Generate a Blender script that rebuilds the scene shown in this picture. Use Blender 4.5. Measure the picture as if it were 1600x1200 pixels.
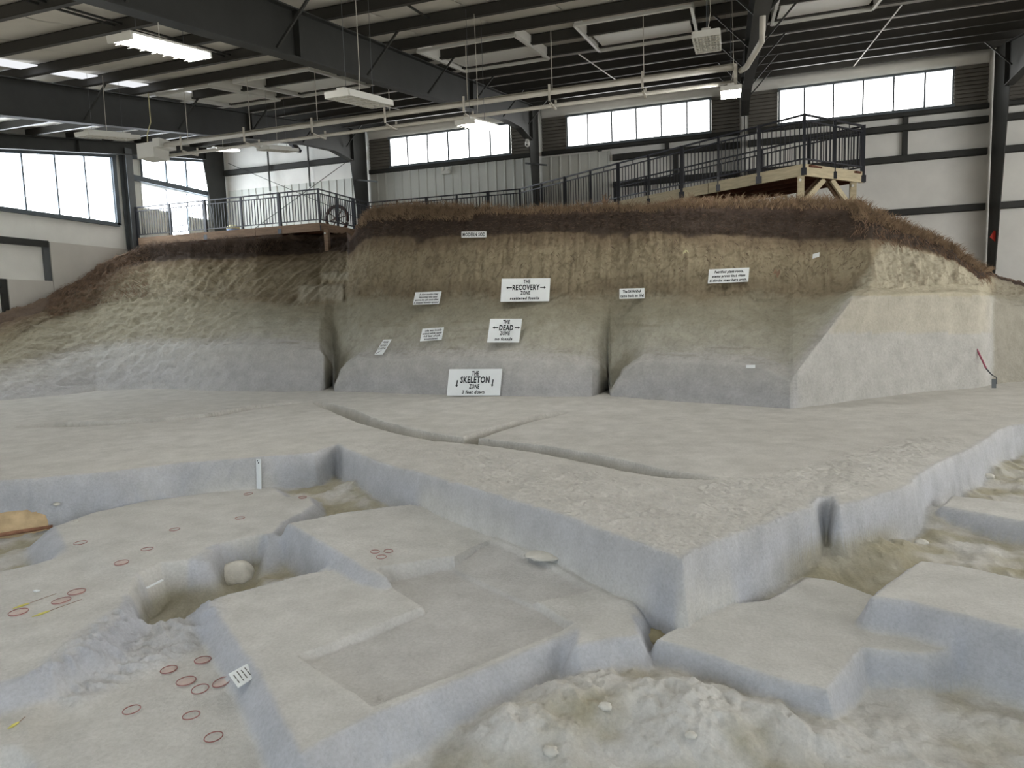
import bpy, math, random
import numpy as np
from mathutils import Vector, Matrix

# ------------------------------------------------------------------ scene, camera, light
for o in list(bpy.data.objects):
    bpy.data.objects.remove(o)
scene = bpy.context.scene
COL = scene.collection
EYE = 2.4                                   # camera height above the pit floor (m)
F_PX, YAW, TILT, ROLL = 1048.5, .31399, .10174, -.0320
_f = np.array([-math.sin(YAW)*math.cos(TILT), math.cos(YAW)*math.cos(TILT), -math.sin(TILT)])
_r0 = np.array([math.cos(YAW), math.sin(YAW), 0.]); _u0 = np.cross(_r0, _f)
_r = _r0*math.cos(ROLL)+_u0*math.sin(ROLL); _u = -_r0*math.sin(ROLL)+_u0*math.cos(ROLL)
cam_data = bpy.data.cameras.new('camera'); cam = bpy.data.objects.new('camera', cam_data); COL.objects.link(cam)
cam_data.sensor_width = 36; cam_data.lens = 36*F_PX/1600; cam_data.clip_end = 300; cam_data.clip_start = .05
cam.matrix_world = Matrix(((_r[0], _u[0], -_f[0], 0), (_r[1], _u[1], -_f[1], 0), (_r[2], _u[2], -_f[2], EYE), (0, 0, 0, 1)))
scene.camera = cam

world = bpy.data.worlds.new('world'); scene.world = world; world.use_nodes = True
wn = world.node_tree; wn.nodes.clear()
w_out = wn.nodes.new('ShaderNodeOutputWorld'); w_bg = wn.nodes.new('ShaderNodeBackground')
w_geo = wn.nodes.new('ShaderNodeTexCoord'); w_sep = wn.nodes.new('ShaderNodeSeparateXYZ'); w_ramp = wn.nodes.new('ShaderNodeValToRGB')
wn.links.new(w_geo.outputs['Generated'], w_sep.inputs[0]); wn.links.new(w_sep.outputs[2], w_ramp.inputs[0])
w_ramp.color_ramp.elements[0].position = 0.0; w_ramp.color_ramp.elements[0].color = (.30, .28, .24, 1)
w_ramp.color_ramp.elements[1].position = 0.03; w_ramp.color_ramp.elements[1].color = (.74, .86, 1.0, 1)
wn.links.new(w_ramp.outputs[0], w_bg.inputs[0]); w_bg.inputs[1].default_value = 2.0
wn.links.new(w_bg.outputs[0], w_out.inputs[0])
WINDOW_POWER = 6.5
LEFT_TINT = (.86, .93, 1.0)
LAMP_POWER = 42
scene.view_settings.view_transform = 'Standard'; scene.view_settings.look = 'None'
scene.view_settings.exposure = 0.13; scene.view_settings.gamma = 1.0; scene.view_settings.use_curve_mapping = False

# ------------------------------------------------------------------ measuring helpers (heights here are relative to the eye)
def ray(x, y): return _f+_r*((x-800)/F_PX)+_u*((600-y)/F_PX)
def on_x(x, y, X): d = ray(x, y); return d*(X/d[0])
def on_y(x, y, Y): d = ray(x, y); return d*(Y/d[1])
def on_z(x, y, Z): d = ray(x, y); return d*(Z/d[2])
def up(p): return (float(p[0]), float(p[1]), float(p[2])+EYE)
def project(P): d = P@_f; return 800+F_PX*(P@_r)/d, 600-F_PX*(P@_u)/d
def smooth(t): t = np.clip(t, 0, 1); return t*t*(3-2*t)

_rng = np.random.RandomState(7)
_perm = np.concatenate([_rng.permutation(256)]*3).astype(np.int32)
_g = _rng.uniform(0, 2*np.pi, 256); _gx = np.cos(_g); _gy = np.sin(_g)
def perlin(x, y):
    xi = np.floor(x).astype(np.int64); yi = np.floor(y).astype(np.int64)
    xf = x-xi; yf = y-yi; xi &= 255; yi &= 255
    u = xf*xf*xf*(xf*(xf*6-15)+10); v = yf*yf*yf*(yf*(yf*6-15)+10)
    def g(ix, iy, dx, dy):
        h = _perm[_perm[ix]+iy]; return _gx[h]*dx+_gy[h]*dy
    a = g(xi, yi, xf, yf); b = g(xi+1, yi, xf-1, yf); c = g(xi, yi+1, xf, yf-1); d = g(xi+1, yi+1, xf-1, yf-1)
    return ((a+u*(b-a))+v*((c+u*(d-c))-(a+u*(b-a))))*1.4
def fbm(x, y, o=4, gain=.5):
    s = 0; a = 1; n = 0
    for i in range(o):
        s = s+a*perlin(x*2**i+17.3*i, y*2**i-9.1*i); n += a; a *= gain
    return s/n
def ridged(x, y, o=3):
    s = 0; a = 1; n = 0
    for i in range(o):
        s = s+a*(1-2*np.abs(perlin(x*2**i+5.7*i, y*2**i+3.3*i))); n += a; a *= .55
    return s/n

# ------------------------------------------------------------------ materials
def srgb(r, g, b):
    c = []
    for v in (r, g, b):
        v /= 255.; c.append(v/12.92 if v <= .04045 else ((v+.055)/1.055)**2.4)
    return tuple(c)+(1,)
MATS = {}
def new_mat(name):
    m = bpy.data.materials.new(name); m.use_nodes = True; m.node_tree.nodes.clear()
    nt = m.node_tree; out = nt.nodes.new('ShaderNodeOutputMaterial'); b = nt.nodes.new('ShaderNodeBsdfPrincipled')
    nt.links.new(b.outputs[0], out.inputs[0]); MATS[name] = m
    return m, nt, b
def noise_node(nt, scale, detail=4, rough=.6, coord='Object', stretch=None):
    tc = nt.nodes.new('ShaderNodeTexCoord'); n = nt.nodes.new('ShaderNodeTexNoise')
    n.inputs['Scale'].default_value = scale; n.inputs['Detail'].default_value = detail; n.inputs['Roughness'].default_value = rough
    if stretch:
        mp = nt.nodes.new('ShaderNodeMapping'); mp.inputs['Scale'].default_value = stretch
        nt.links.new(tc.outputs[coord], mp.inputs[0]); nt.links.new(mp.outputs[0], n.inputs['Vector'])
    else: nt.links.new(tc.outputs[coord], n.inputs['Vector'])
    return n
def mat(name, rgb, rough=.6, metal=0, var=.15, scale=6, bump=0, bscale=40, stretch=None, spec=.3):
    m, nt, b = new_mat(name)
    n = noise_node(nt, scale, stretch=stretch)
    r = nt.nodes.new('ShaderNodeValToRGB'); c = np.array(rgb[:3])
    r.color_ramp.elements[0].position = .3; r.color_ramp.elements[1].position = .7
    r.color_ramp.elements[0].color = tuple(c*(1-var))+(1,); r.color_ramp.elements[1].color = tuple(np.minimum(c*(1+var), 1))+(1,)
    nt.links.new(n.outputs[0], r.inputs[0]); nt.links.new(r.outputs[0], b.inputs['Base Color'])
    b.inputs['Roughness'].default_value = rough; b.inputs['Metallic'].default_value = metal
    b.inputs['Specular IOR Level'].default_value = spec
    if bump:
        n2 = noise_node(nt, bscale, stretch=stretch); bp = nt.nodes.new('ShaderNodeBump'); bp.inputs['Strength'].default_value = bump
        bp.inputs['Distance'].default_value = .02
        nt.links.new(n2.outputs[0], bp.inputs['Height']); nt.links.new(bp.outputs[0], b.inputs['Normal'])
    return m
def emit(name, rgb, power):
    m = bpy.data.materials.new(name); m.use_nodes = True; nt = m.node_tree; nt.nodes.clear()
    out = nt.nodes.new('ShaderNodeOutputMaterial'); e = nt.nodes.new('ShaderNodeEmission')
    n = noise_node(nt, 1.5); r = nt.nodes.new('ShaderNodeValToRGB'); c = np.array(rgb[:3])
    r.color_ramp.elements[0].color = tuple(c*.93)+(1,); r.color_ramp.elements[1].color = tuple(c)+(1,)
    nt.links.new(n.outputs[0], r.inputs[0]); nt.links.new(r.outputs[0], e.inputs[0]); e.inputs[1].default_value = power
    nt.links.new(e.outputs[0], out.inputs[0]); MATS[name] = m
    return m
def earth_mat(name, fine=60, bump=.35):
    m, nt, b = new_mat(name)
    at = nt.nodes.new('ShaderNodeVertexColor'); at.layer_name = 'Col'
    n = noise_node(nt, 3.2, 8, .62); n3 = noise_node(nt, fine, 6, .7)
    mx = nt.nodes.new('ShaderNodeMix'); mx.data_type = 'RGBA'; mx.blend_type = 'MULTIPLY'; mx.inputs[0].default_value = 1
    r = nt.nodes.new('ShaderNodeValToRGB'); r.color_ramp.elements[0].position = .25; r.color_ramp.elements[1].position = .75
    r.color_ramp.elements[0].color = (.80, .80, .79, 1); r.color_ramp.elements[1].color = (1.08, 1.08, 1.08, 1)
    nt.links.new(n.outputs[0], r.inputs[0])
    nt.links.new(at.outputs['Color'], mx.inputs[6]); nt.links.new(r.outputs[0], mx.inputs[7])
    mx2 = nt.nodes.new('ShaderNodeMix'); mx2.data_type = 'RGBA'; mx2.blend_type = 'MULTIPLY'; mx2.inputs[0].default_value = 1
    r2 = nt.nodes.new('ShaderNodeValToRGB'); r2.color_ramp.elements[0].position = .3; r2.color_ramp.elements[1].position = .62
    r2.color_ramp.elements[0].color = (.86, .86, .85, 1); r2.color_ramp.elements[1].color = (1.03, 1.03, 1.03, 1)
    nt.links.new(n3.outputs[0], r2.inputs[0]); nt.links.new(mx.outputs[2], mx2.inputs[6]); nt.links.new(r2.outputs[0], mx2.inputs[7])
    nt.links.new(mx2.outputs[2], b.inputs['Base Color'])
    b.inputs['Roughness'].default_value = .95; b.inputs['Specular IOR Level'].default_value = .1
    bp = nt.nodes.new('ShaderNodeBump'); bp.inputs['Strength'].default_value = bump; bp.inputs['Distance'].default_value = .015
    nt.links.new(n3.outputs[0], bp.inputs['Height']); nt.links.new(bp.outputs[0], b.inputs['Normal'])
    return m
earth_mat('ash', 45, .6); earth_mat('bank', 22, 1.0)
mat('steel_dark', srgb(56, 57, 55), .55, .0, .12, 2)
mat('steel_grey', srgb(96, 100, 102), .5, .0, .12, 2)
mat('purlin', srgb(58, 57, 54), .5, .0, .12, 2, spec=.5)
mat('insulation', srgb(236, 236, 231), .55, 0, .05, 1.2, .25, 3)
mat('roof_insulation', srgb(206, 202, 192), .6, 0, .07, 1.1, .3, 4)
mat('liner', srgb(210, 213, 207), .5, 0, .04, 1)
mat('dark_siding', srgb(112, 109, 103), .55, 0, .1, 2)
mat('white_board', srgb(206, 203, 196), .6, 0, .04, 1.5)
mat('white_metal', srgb(222, 222, 216), .45, 0, .04, 2)
mat('galvanized', srgb(204, 200, 190), .45, 0, .08, 3)
mat('frame_metal', srgb(92, 100, 106), .5, 0, .08, 3)
mat('black_metal', srgb(38, 40, 48), .4, 0, .1, 5, spec=.5)
mat('wood_new', srgb(196, 184, 154), .7, 0, .16, 3, .2, 30, (1, 1, 8))
mat('wood_old', srgb(138, 115, 94), .75, 0, .2, 3, .2, 30, (1, 1, 8))
mat('wood_under', srgb(104, 68, 52), .8, 0, .2, 3)
mat('sign_white', srgb(226, 230, 230), .5, 0, .03, 4)
mat('ink', srgb(30, 34, 38), .6, 0, .05, 8)
mat('ink_faded', srgb(92, 92, 88), .6, 0, .15, 8)
mat('ring_red', srgb(150, 98, 92), .5, 0, .15, 12)
mat('ring_disc', srgb(196, 180, 172), .8, 0, .1, 12)
mat('yellow', srgb(196, 188, 104), .6, 0, .15, 12)
mat('plaster', srgb(196, 172, 134), .8, 0, .22, 6, .5, 20)
mat('plaster_edge', srgb(150, 110, 86), .8, 0, .25, 10)
mat('root', srgb(138, 114, 94), .9, 0, .3, 9)
mat('straw', srgb(152, 130, 106), .9, 0, .35, 5)
mat('dark_root', srgb(98, 82, 70), .9, 0, .3, 6)
mat('rust', srgb(84, 62, 52), .8, .1, .25, 5)
mat('red', srgb(214, 60, 44), .5, 0, .1, 8)
mat('magenta', srgb(150, 74, 92), .5, 0, .1, 8)
mat('blue_plastic', srgb(108, 126, 156), .5, 0, .1, 8)
mat('cord', srgb(196, 190, 150), .6, 0, .1, 8)
mat('bolt', srgb(232, 232, 226), .4, 0, .03, 8)
emit('window_light', (1.0, 1.0, .985), WINDOW_POWER)
emit('window_light_right', (1.0, .99, .975), WINDOW_POWER*.85)  # glow of the unseen right window, added for brightness
emit('window_light_left', LEFT_TINT, WINDOW_POWER*1.7)
emit('lamp_light', (1.0, .993, .97), LAMP_POWER)
emit('skylight_light', (.95, .97, 1.0), .9)

# ------------------------------------------------------------------ mesh helpers
class MB:
    """collects simple solids into one mesh"""
    def __init__(s): s.v = []; s.f = []
    def quad_prism(s, base, top):
        n = len(s.v); k = len(base); s.v += [tuple(map(float, p)) for p in base]+[tuple(map(float, p)) for p in top]
        s.f += [tuple(n+i for i in range(k))[::-1], tuple(n+k+i for i in range(k))]
        for i in range(k): s.f.append((n+i, n+(i+1) % k, n+k+(i+1) % k, n+k+i))
        return s
    def box(s, x0, x1, y0, y1, z0, z1):
        return s.quad_prism([(x0, y0, z0), (x1, y0, z0), (x1, y1, z0), (x0, y1, z0)], [(x0, y0, z1), (x1, y0, z1), (x1, y1, z1), (x0, y1, z1)])
    def bar(s, a, b, w, h, upv=(0, 0, 1)):
        a = Vector(a); b = Vector(b); d = (b-a).normalized(); upv = Vector(upv)
        if abs(d.dot(upv)) > .99: upv = Vector((0, 1, 0)) if abs(d.y) < .9 else Vector((1, 0, 0))
        r = d.cross(upv).normalized(); t = r.cross(d)
        q = [r*(-w/2)+t*(-h/2), r*(w/2)+t*(-h/2), r*(w/2)+t*(h/2), r*(-w/2)+t*(h/2)]
        return s.quad_prism([a+o for o in q], [b+o for o in q])
    def tube(s, pts, rad, n=8, closed=False):
        pts = [Vector(p) for p in pts]; m = len(pts); base = len(s.v)
        rads = rad if isinstance(rad, (list, tuple)) else [rad]*m
        for i, p in enumerate(pts):
            if closed: d = pts[(i+1) % m]-pts[i-1]
            else: d = pts[min(i+1, m-1)]-pts[max(i-1, 0)]
            d.normalize(); ref = Vector((0, 0, 1)) if abs(d.z) < .95 else Vector((1, 0, 0))
            r = d.cross(ref).normalized(); t = r.cross(d)
            for k in range(n):
                a = 2*math.pi*k/n; s.v.append(tuple(p+(r*math.cos(a)+t*math.sin(a))*rads[i]))
        for i in range(m if closed else m-1):
            for k in range(n):
                a = base+i*n+k; b = base+i*n+(k+1) % n; j = (i+1) % m
                s.f.append((a, b, base+j*n+(k+1) % n, base+j*n+k))
        if not closed:
            s.f.append(tuple(base+k for k in range(n))[::-1]); s.f.append(tuple(base+(m-1)*n+k for k in range(n)))
        return s
    def sheet(s, rows):
        """rows: list of equal-length point lists -> surface"""
        n = len(s.v); k = len(rows[0])
        for r in rows: s.v += [tuple(map(float, p)) for p in r]
        for i in range(len(rows)-1):
            for j in range(k-1):
                a = n+i*k+j; s.f.append((a, a+1, a+k+1, a+k))
        return s
    def build(s, name, material, parent=None, smooth_=False, kind=None):
        me = bpy.data.meshes.new(name); me.from_pydata(s.v, [], s.f); me.update()
        if smooth_: me.polygons.foreach_set('use_smooth', [True]*len(me.polygons))
        me.materials.append(MATS[material] if isinstance(material, str) else material)
        return link(name, me, parent, kind)
def link(name, me, parent=None, kind=None):
    o = bpy.data.objects.new(name, me); COL.objects.link(o)
    if parent is not None: o.parent = parent; o.matrix_parent_inverse = Matrix.Translation(-Vector(parent_loc(parent)))
    if kind: o['kind'] = kind
    return o
def parent_loc(p):
    l = Vector(p.location)
    while p.parent is not None:
        p = p.parent
        l = l
    return l
def tag(o, label, cat=None, group=None, kind=None):
    o['label'] = label
    if cat: o['category'] = cat
    if group: o['group'] = group
    if kind: o['kind'] = kind
    return o
def thing(name, loc, label, cat, group=None):
    o = bpy.data.objects.new(name, None); COL.objects.link(o); o.location = loc; o.empty_display_size = .1
    return tag(o, label, cat, group)
def structure(o, label=None):
    o['kind'] = 'structure'
    if label: o['label'] = label
    return o
def grid_mesh(name, V, quads, colors, material, normals=None):
    """V (n,3) numpy, quads (m,4) numpy, colors (n,3)"""
    me = bpy.data.meshes.new(name); n = len(V); m = len(quads)
    me.vertices.add(n); me.vertices.foreach_set('co', V.astype(np.float32).ravel())
    me.loops.add(m*4); me.loops.foreach_set('vertex_index', quads.astype(np.int32).ravel())
    me.polygons.add(m); me.polygons.foreach_set('loop_start', np.arange(0, m*4, 4, dtype=np.int32))
    me.polygons.foreach_set('use_smooth', np.ones(m, dtype=bool))
    me.update(calc_edges=True)
    ca = me.color_attributes.new('Col', 'FLOAT_COLOR', 'POINT')
    ca.data.foreach_set('color', np.concatenate([colors, np.ones((n, 1))], 1).astype(np.float32).ravel())
    if normals is not None: me.normals_split_custom_set_from_vertices(normals.tolist())
    me.materials.append(MATS[material])
    return me
def lin(*c): return np.array(srgb(*c)[:3])

# ------------------------------------------------------------------ ground: excavated ash floor as one height field, cut into floor + ash blocks
PLAT = -1.65                                # plateau height relative to the eye
def poly_px(pts, lv): return np.array([on_z(x, y, PLAT+lv)[:2] for x, y in pts])
def poly_sd(X, Y, P):
    """signed distance, positive inside"""
    d = np.full(X.shape, 1e9); ins = np.zeros(X.shape, bool)
    n = len(P)
    for i in range(n):
        ax, ay = P[i]; bx, by = P[(i+1) % n]; ex, ey = bx-ax, by-ay
        t = np.clip(((X-ax)*ex+(Y-ay)*ey)/(ex*ex+ey*ey+1e-12), 0, 1)
        d = np.minimum(d, (X-ax-t*ex)**2+(Y-ay-t*ey)**2)
        c = ((ay > Y) != (by > Y)) & (X < (bx-ax)*(Y-ay)/(by-ay+1e-12)+ax); ins ^= c
    d = np.sqrt(d); return np.where(ins, d, -d)
def line_dist(X, Y, P):
    d = np.full(X.shape, 1e9); s = np.zeros(X.shape); L = 0
    for i in range(len(P)-1):
        ax, ay = P[i]; bx, by = P[i+1]; ex, ey = bx-ax, by-ay; l = math.hypot(ex, ey)
        t = np.clip(((X-ax)*ex+(Y-ay)*ey)/(l*l+1e-12), 0, 1); q = (X-ax-t*ex)**2+(Y-ay-t*ey)**2
        m = q < d; s = np.where(m, L+t*l, s); d = np.minimum(d, q); L += l
    return np.sqrt(d), s/L

RIM_L = [(-260, 775), (-100, 760), (0, 752), (60, 748), (170, 738), (280, 724), (400, 716), (490, 708), (528, 694), (542, 703), (600, 724), (700, 755), (780, 778), (870, 803), (960, 836), (1020, 858), (1065, 874)]
RIM_R = [(1065, 874), (1110, 852), (1165, 832), (1230, 808), (1266, 796), (1278, 781), (1302, 778), (1312, 792), (1350, 782), (1400, 768), (1424, 757), (1432, 742), (1470, 722), (1520, 700), (1545, 684), (1560, 672), (1580, 664), (1620, 660), (1700, 658), (1900, 660)]
# name, polygon in photo pixels at its own level, level, slope width, label
BLOCKS = [
 ('near', [(88, 822), (150, 800), (230, 783), (330, 770), (405, 759), (428, 764), (446, 776), (470, 775), (484, 778), (488, 788), (470, 800), (440, 814), (425, 832), (380, 842), (335, 850), (305, 864), (285, 886), (215, 896), (196, 915), (120, 905), (112, 866)], -.37, .16, 'broad pale ash block with sparse marker rings below the measuring stake'),
 ('ringslab', [(0, 895), (60, 881), (112, 866), (125, 895), (196, 912), (190, 940), (186, 968), (170, 985), (120, 1022), (80, 1042), (30, 1056), (-200, 1110), (-300, 960)], -.40, .22, 'low ash block at left edge carrying three reddish rings and yellow markings'),
 ('cardslab', [(70, 1165), (92, 1110), (118, 1082), (220, 1036), (300, 1003), (342, 990), (372, 1008), (410, 1050), (440, 1095), (462, 1150), (470, 1200), (470, 1260), (40, 1260)], -.56, .12, 'low ash block at lower left with many red rings and a small card'),
 ('terrace', [(328, 943), (356, 929), (450, 904), (545, 878), (640, 850), (800, 826), (990, 900), (985, 935), (995, 960), (960, 962), (893, 986), (735, 1052), (583, 1115), (472, 1172), (440, 1110), (400, 1040), (355, 975)], -.42, .17, 'large stepped ash block with recessed rectangular panels in the centre foreground'),
 ('wedge', [(452, 817), (540, 800), (640, 784), (700, 790), (800, 826), (700, 858), (600, 884), (572, 876), (545, 862), (500, 842)], -.27, .13, 'ash block with bluish cut face between the ringed block and the stepped block'),
 ('bump', [(905, 964), (940, 945), (966, 934), (982, 950), (996, 985), (960, 990), (905, 1000)], -.37, .14, ''),
 ('slab', [(1028, 998), (1062, 978), (1110, 958), (1140, 943), (1180, 940), (1205, 936), (1262, 903), (1300, 906), (1385, 938), (1372, 985), (1470, 1002), (1492, 1016), (1440, 1022), (1345, 1012), (1322, 1040), (1290, 1078), (1240, 1066), (1190, 1052), (1110, 1022)], -.44, .07, 'flat topped ash block with sharp front edge in the right foreground'),
 ('tall', [(1366, 932), (1400, 905), (1440, 876), (1520, 888), (1600, 905), (1700, 922), (1760, 940), (1740, 1018), (1600, 986), (1480, 955), (1420, 938)], -.24, .12, 'taller ash block at right edge with shadowed bluish front face'),
 ('shadow', [(1474, 790), (1490, 774), (1600, 786), (1760, 800), (1760, 842), (1600, 814)], -.25, .07, 'low ash block behind the tall block at the right edge, front face in shade'),
]
PANELS = [
 ([(470, 1036), (570, 998), (665, 958), (628, 935), (590, 912), (705, 889), (770, 918), (830, 946), (893, 987), (735, 1053), (583, 1114)], -.468, .03),
 ([(705, 889), (740, 868), (792, 846), (870, 852), (960, 890), (978, 912), (905, 930), (830, 946)], -.445, .02),
]
TRENCHES = [
 ([(497, 629), (530, 640), (580, 659), (640, 676), (690, 685), (727, 688), (790, 695), (850, 702), (950, 722), (1030, 738), (1105, 747)], .19, .40),
 ([(727, 688), (770, 671), (830, 655), (880, 645)], .15, .26),
 ([(40, 666), (160, 661), (250, 656), (330, 648), (400, 636), (470, 628)], .26, .30),
 ([(0, 617), (80, 611), (150, 606)], .12, .06),
 ([(655, 686), (560, 722), (520, 748)], .10, .0),
]
def heights(X, Y):
    """ground height (relative to eye), colour and block id for world points"""
    wob = .016
    Xw = X+wob*fbm(X*1.7, Y*1.7, 3)+.012*fbm(X*9+3, Y*9, 2); Yw = Y+wob*fbm(X*1.7+40, Y*1.7, 3)+.012*fbm(X*9+70, Y*9, 2)
    n1 = fbm(X*.6+3, Y*.6, 3); n2 = fbm(X*3.1, Y*3.1+7, 4); n3 = fbm(X*14, Y*14, 3)
    H = .03*n1+.006*n2+.003*n3
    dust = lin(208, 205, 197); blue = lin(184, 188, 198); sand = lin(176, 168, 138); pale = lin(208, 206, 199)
    C = np.empty(X.shape+(3,)); C[:] = dust
    t = smooth(.5+.9*n1)[..., None]; C = C*(1-.35*t)+lin(198, 194, 183)*.35*t
    # rough pecked bench top around the L corner
    bench = poly_px([(545, 695), (655, 688), (800, 712), (1060, 758), (1200, 742), (1450, 680), (1540, 690), (1290, 800), (1065, 885), (870, 812), (700, 760)], 0)
    bm = smooth((poly_sd(X, Y, bench)+.25)/.5)
    rg = ridged(X*5.5, Y*8.0, 3)
    H = H+bm*(.016*ridged(X*8, Y*11, 3)+.016*fbm(X*17, Y*24, 3)+.012*rg+.02*n2)
    # narrow trenches
    for pts, w, dep in TRENCHES:
        if dep <= 0: continue
        P = poly_px(pts, 0); d, s = line_dist(Xw, Yw, P)
        tp = np.minimum(1, np.minimum(s, 1-s)*9+.12)
        k = smooth((w*(.55+.45*tp)-d)/(.045))
        H = H-dep*tp*k
        kk = (k*tp)[..., None]; C = C*(1-.75*kk)+lin(176, 169, 146)*.75*kk
    # the pit
    rim = np.array([on_z(x, y, PLAT)[:2] for x, y in RIM_L+RIM_R[1:]]+[(9.5, -4), (-17, -4)])
    sd = poly_sd(Xw, Yw, rim)
    k = smooth(sd/.09)
    near = smooth((6.3-Y)/2.2); rightside = smooth((X+.2)/.8)
    lump = fbm(X*2.3+11, Y*2.3, 4); rub = ridged(X*4.2, Y*4.2+5, 4)
    lev = -.45-.22*near-.10*smooth((-2.2-X)/1.2)*smooth((7-Y)/1.5)*smooth((Y-4.6)/.6)+.05*lump
    rubm = smooth((lump+.25)*2)
    lev = lev+.018*rub*(.3+.9*rubm)+.008*n3+.035*fbm(X*4+31, Y*4, 4)
    # debris apron along the foot of the plateau
    tilt_ = .11*smooth((Y-4.75)/1.2)*smooth((X+2.6)/.9)*smooth((.4-X)/.3)
    lev = lev+.09*smooth(1-(sd-.05)/.45)*(.5+.5*fbm(X*1.3+2, Y*1.3, 2))
    H = H*(1-k)+lev*k
    sm = smooth(.25+1.3*fbm(X*1.9+60, Y*2.6, 3)-.5*lump+.35*smooth((Y-4.9)/.8)+.25*smooth((-1.2-X)/.8)*smooth((Y-4.2)/.5))[..., None]; pitc = sand*sm+pale*(1-sm)
    kk = k[..., None]*np.ones(3)
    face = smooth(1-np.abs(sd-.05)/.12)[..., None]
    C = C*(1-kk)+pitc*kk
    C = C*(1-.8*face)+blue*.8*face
    # mounds of loose spoil (photo position, radius m, height m)
    for px, py, lv, rx, ry, hh in [(290, 905, -.62, .42, .24, .24), (1000, 1120, -.7, .55, .30, .13), (880, 1150, -.7, .30, .28, .11), (1180, 1160, -.72, .6, .35, .10), (800, 1190, -.75, .30, .2, .09), (1390, 800, -.42, .35, .35, .14), (1530, 740, -.42, .8, .5, .10), (560, 765, -.42, .35, .25, .08), (700, 795, -.3, .3, .16, .06), (1320, 860, -.42, .6, .25, .08), (20, 790, -.42, .9, .35, .10), (130, 780, -.42, .5, .3, .12), (60, 855, -.5, .6, .4, .06)]:
        c = on_z(px, py, PLAT+lv)[:2]
        g = np.exp(-(((Xw-c[0])/rx)**2+((Yw-c[1])/ry)**2))
        H = H+k*hh*g*(1+.25*rub+.35*n2)
    ids = np.where(sd > .0, -1, -1)
    fl = poly_px([(-60, 1062), (60, 1050), (190, 965), (330, 940), (352, 985), (300, 1010), (110, 1090), (60, 1165), (-60, 1175)], -.53)
    ft = smooth((poly_sd(Xw, Yw, fl)+.18)/.2); H = H*(1-ft)+(-.53+.02*n2+.015*rub)*ft; C = C*(1-.8*ft[..., None])+pale*.8*ft[..., None]
    # raised blocks
    for bi, (nm, pts, lv, w, lab) in enumerate(BLOCKS):
        P = poly_px(pts, lv); s2 = poly_sd(Xw, Yw, P)
        if nm == 'near': w = w*(1+1.1*smooth((6.0-Y)/1.0))
        if nm == 'ringslab': w = w*(1+.8*smooth((X+3.2)/.6))
        t2 = smooth((s2+w)/w)*smooth((sd-.01)/.05)
        if nm == 'wedge': lv = -.27-.11*smooth((X-poly_px([(470, 820)], -.3)[0][0])/2.1)
        top = lv+.012*n1+.006*n2+.002*n3+(tilt_ if nm == 'terrace' else 0)
        if nm == 'bump': top = top-.02
        lo = H
        H = np.where(t2 > 0, np.maximum(lo, lo*(1-t2)+top*t2) if nm in ('wedge', 'bump', 'tall', 'slab', 'shadow') else lo*(1-t2)+top*t2, H)
        tt = t2[..., None]
        C = C*(1-tt)+pale*tt
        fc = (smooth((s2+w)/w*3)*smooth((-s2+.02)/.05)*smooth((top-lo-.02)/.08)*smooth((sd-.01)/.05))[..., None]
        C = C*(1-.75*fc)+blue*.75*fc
        me = (s2 > -w*.98) & (sd > .02)
        bid = bi if nm != 'bump' else [b[0] for b in BLOCKS].index('terrace')
        ids = np.where(me, bid, ids)
    for pts, lv, w in PANELS:
        P = poly_px(pts, lv); s2 = poly_sd(X+.010*fbm(X*5, Y*5, 2), Y+.010*fbm(X*5+9, Y*5, 2), P); t2 = smooth((s2+w*.5)/w)*smooth((sd-.10)/.05)
        H = H*(1-t2)+(lv+tilt_+.004*n2+.0015*n3)*t2
        tt = t2[..., None]; C = C*(1-tt)+lin(199, 197, 192)*tt
    # hollow dug out between the ringed blocks and the stepped block, half filled with spoil
    hp = poly_px([(200, 945), (206, 915), (250, 893), (325, 884), (342, 862), (405, 846), (424, 850), (408, 880), (430, 893), (545, 893), (450, 906), (352, 930), (322, 945), (262, 962), (212, 972)], -.45)
    hs = smooth(poly_sd(Xw, Yw, hp)/.13)
    mc = on_z(292, 912, PLAT-.6)[:2]; bc = on_z(362, 885, PLAT-.6)[:2]; ac = on_z(425, 872, PLAT-.6)[:2]
    hz_ = -.74+.05*lump+.02*rub+.25*np.exp(-(((X-mc[0])/.38)**2+((Y-mc[1])/.17)**2))+.10*np.exp(-(((X-ac[0])/.35)**2+((Y-ac[1])/.25)**2))
    H = H*(1-hs)+np.minimum(H, hz_)*hs
    hcol = smooth((-.52-H)/.12)*hs; C = C*(1-.8*hcol[..., None])+lin(160, 152, 118)*.8*hcol[..., None]
    # olive sand at the foot of the right hand face of the bench
    fs = smooth((-.22-H)/.08)*smooth((.30-np.abs(sd-.1))/.1)*smooth((X-.15)/.5)*smooth((1.6-X)/.4)*smooth(sd/.03)*(ids < 0)
    C = C*(1-.75*fs[..., None])+lin(160, 152, 122)*.75*fs[..., None]
    # rough broken ledge between the left ringed slab and the card slab
    lp = poly_px([(60, 1075), (150, 1000), (200, 965), (330, 945), (345, 975), (300, 1005), (220, 1035), (120, 1082)], -.5)
    lm = smooth((poly_sd(X, Y, lp)+.12)/.2)
    H = H+lm*(.05*ridged(X*5, Y*9, 3)+.03*n2); C = C*(1-.5*lm[..., None])+blue*.5*lm[..., None]
    g = C@np.array([.21, .72, .07]); C = C*.72+g[..., None]*.28*np.array([1.0, .995, .985])
    return H+PLAT, C, ids

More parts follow.
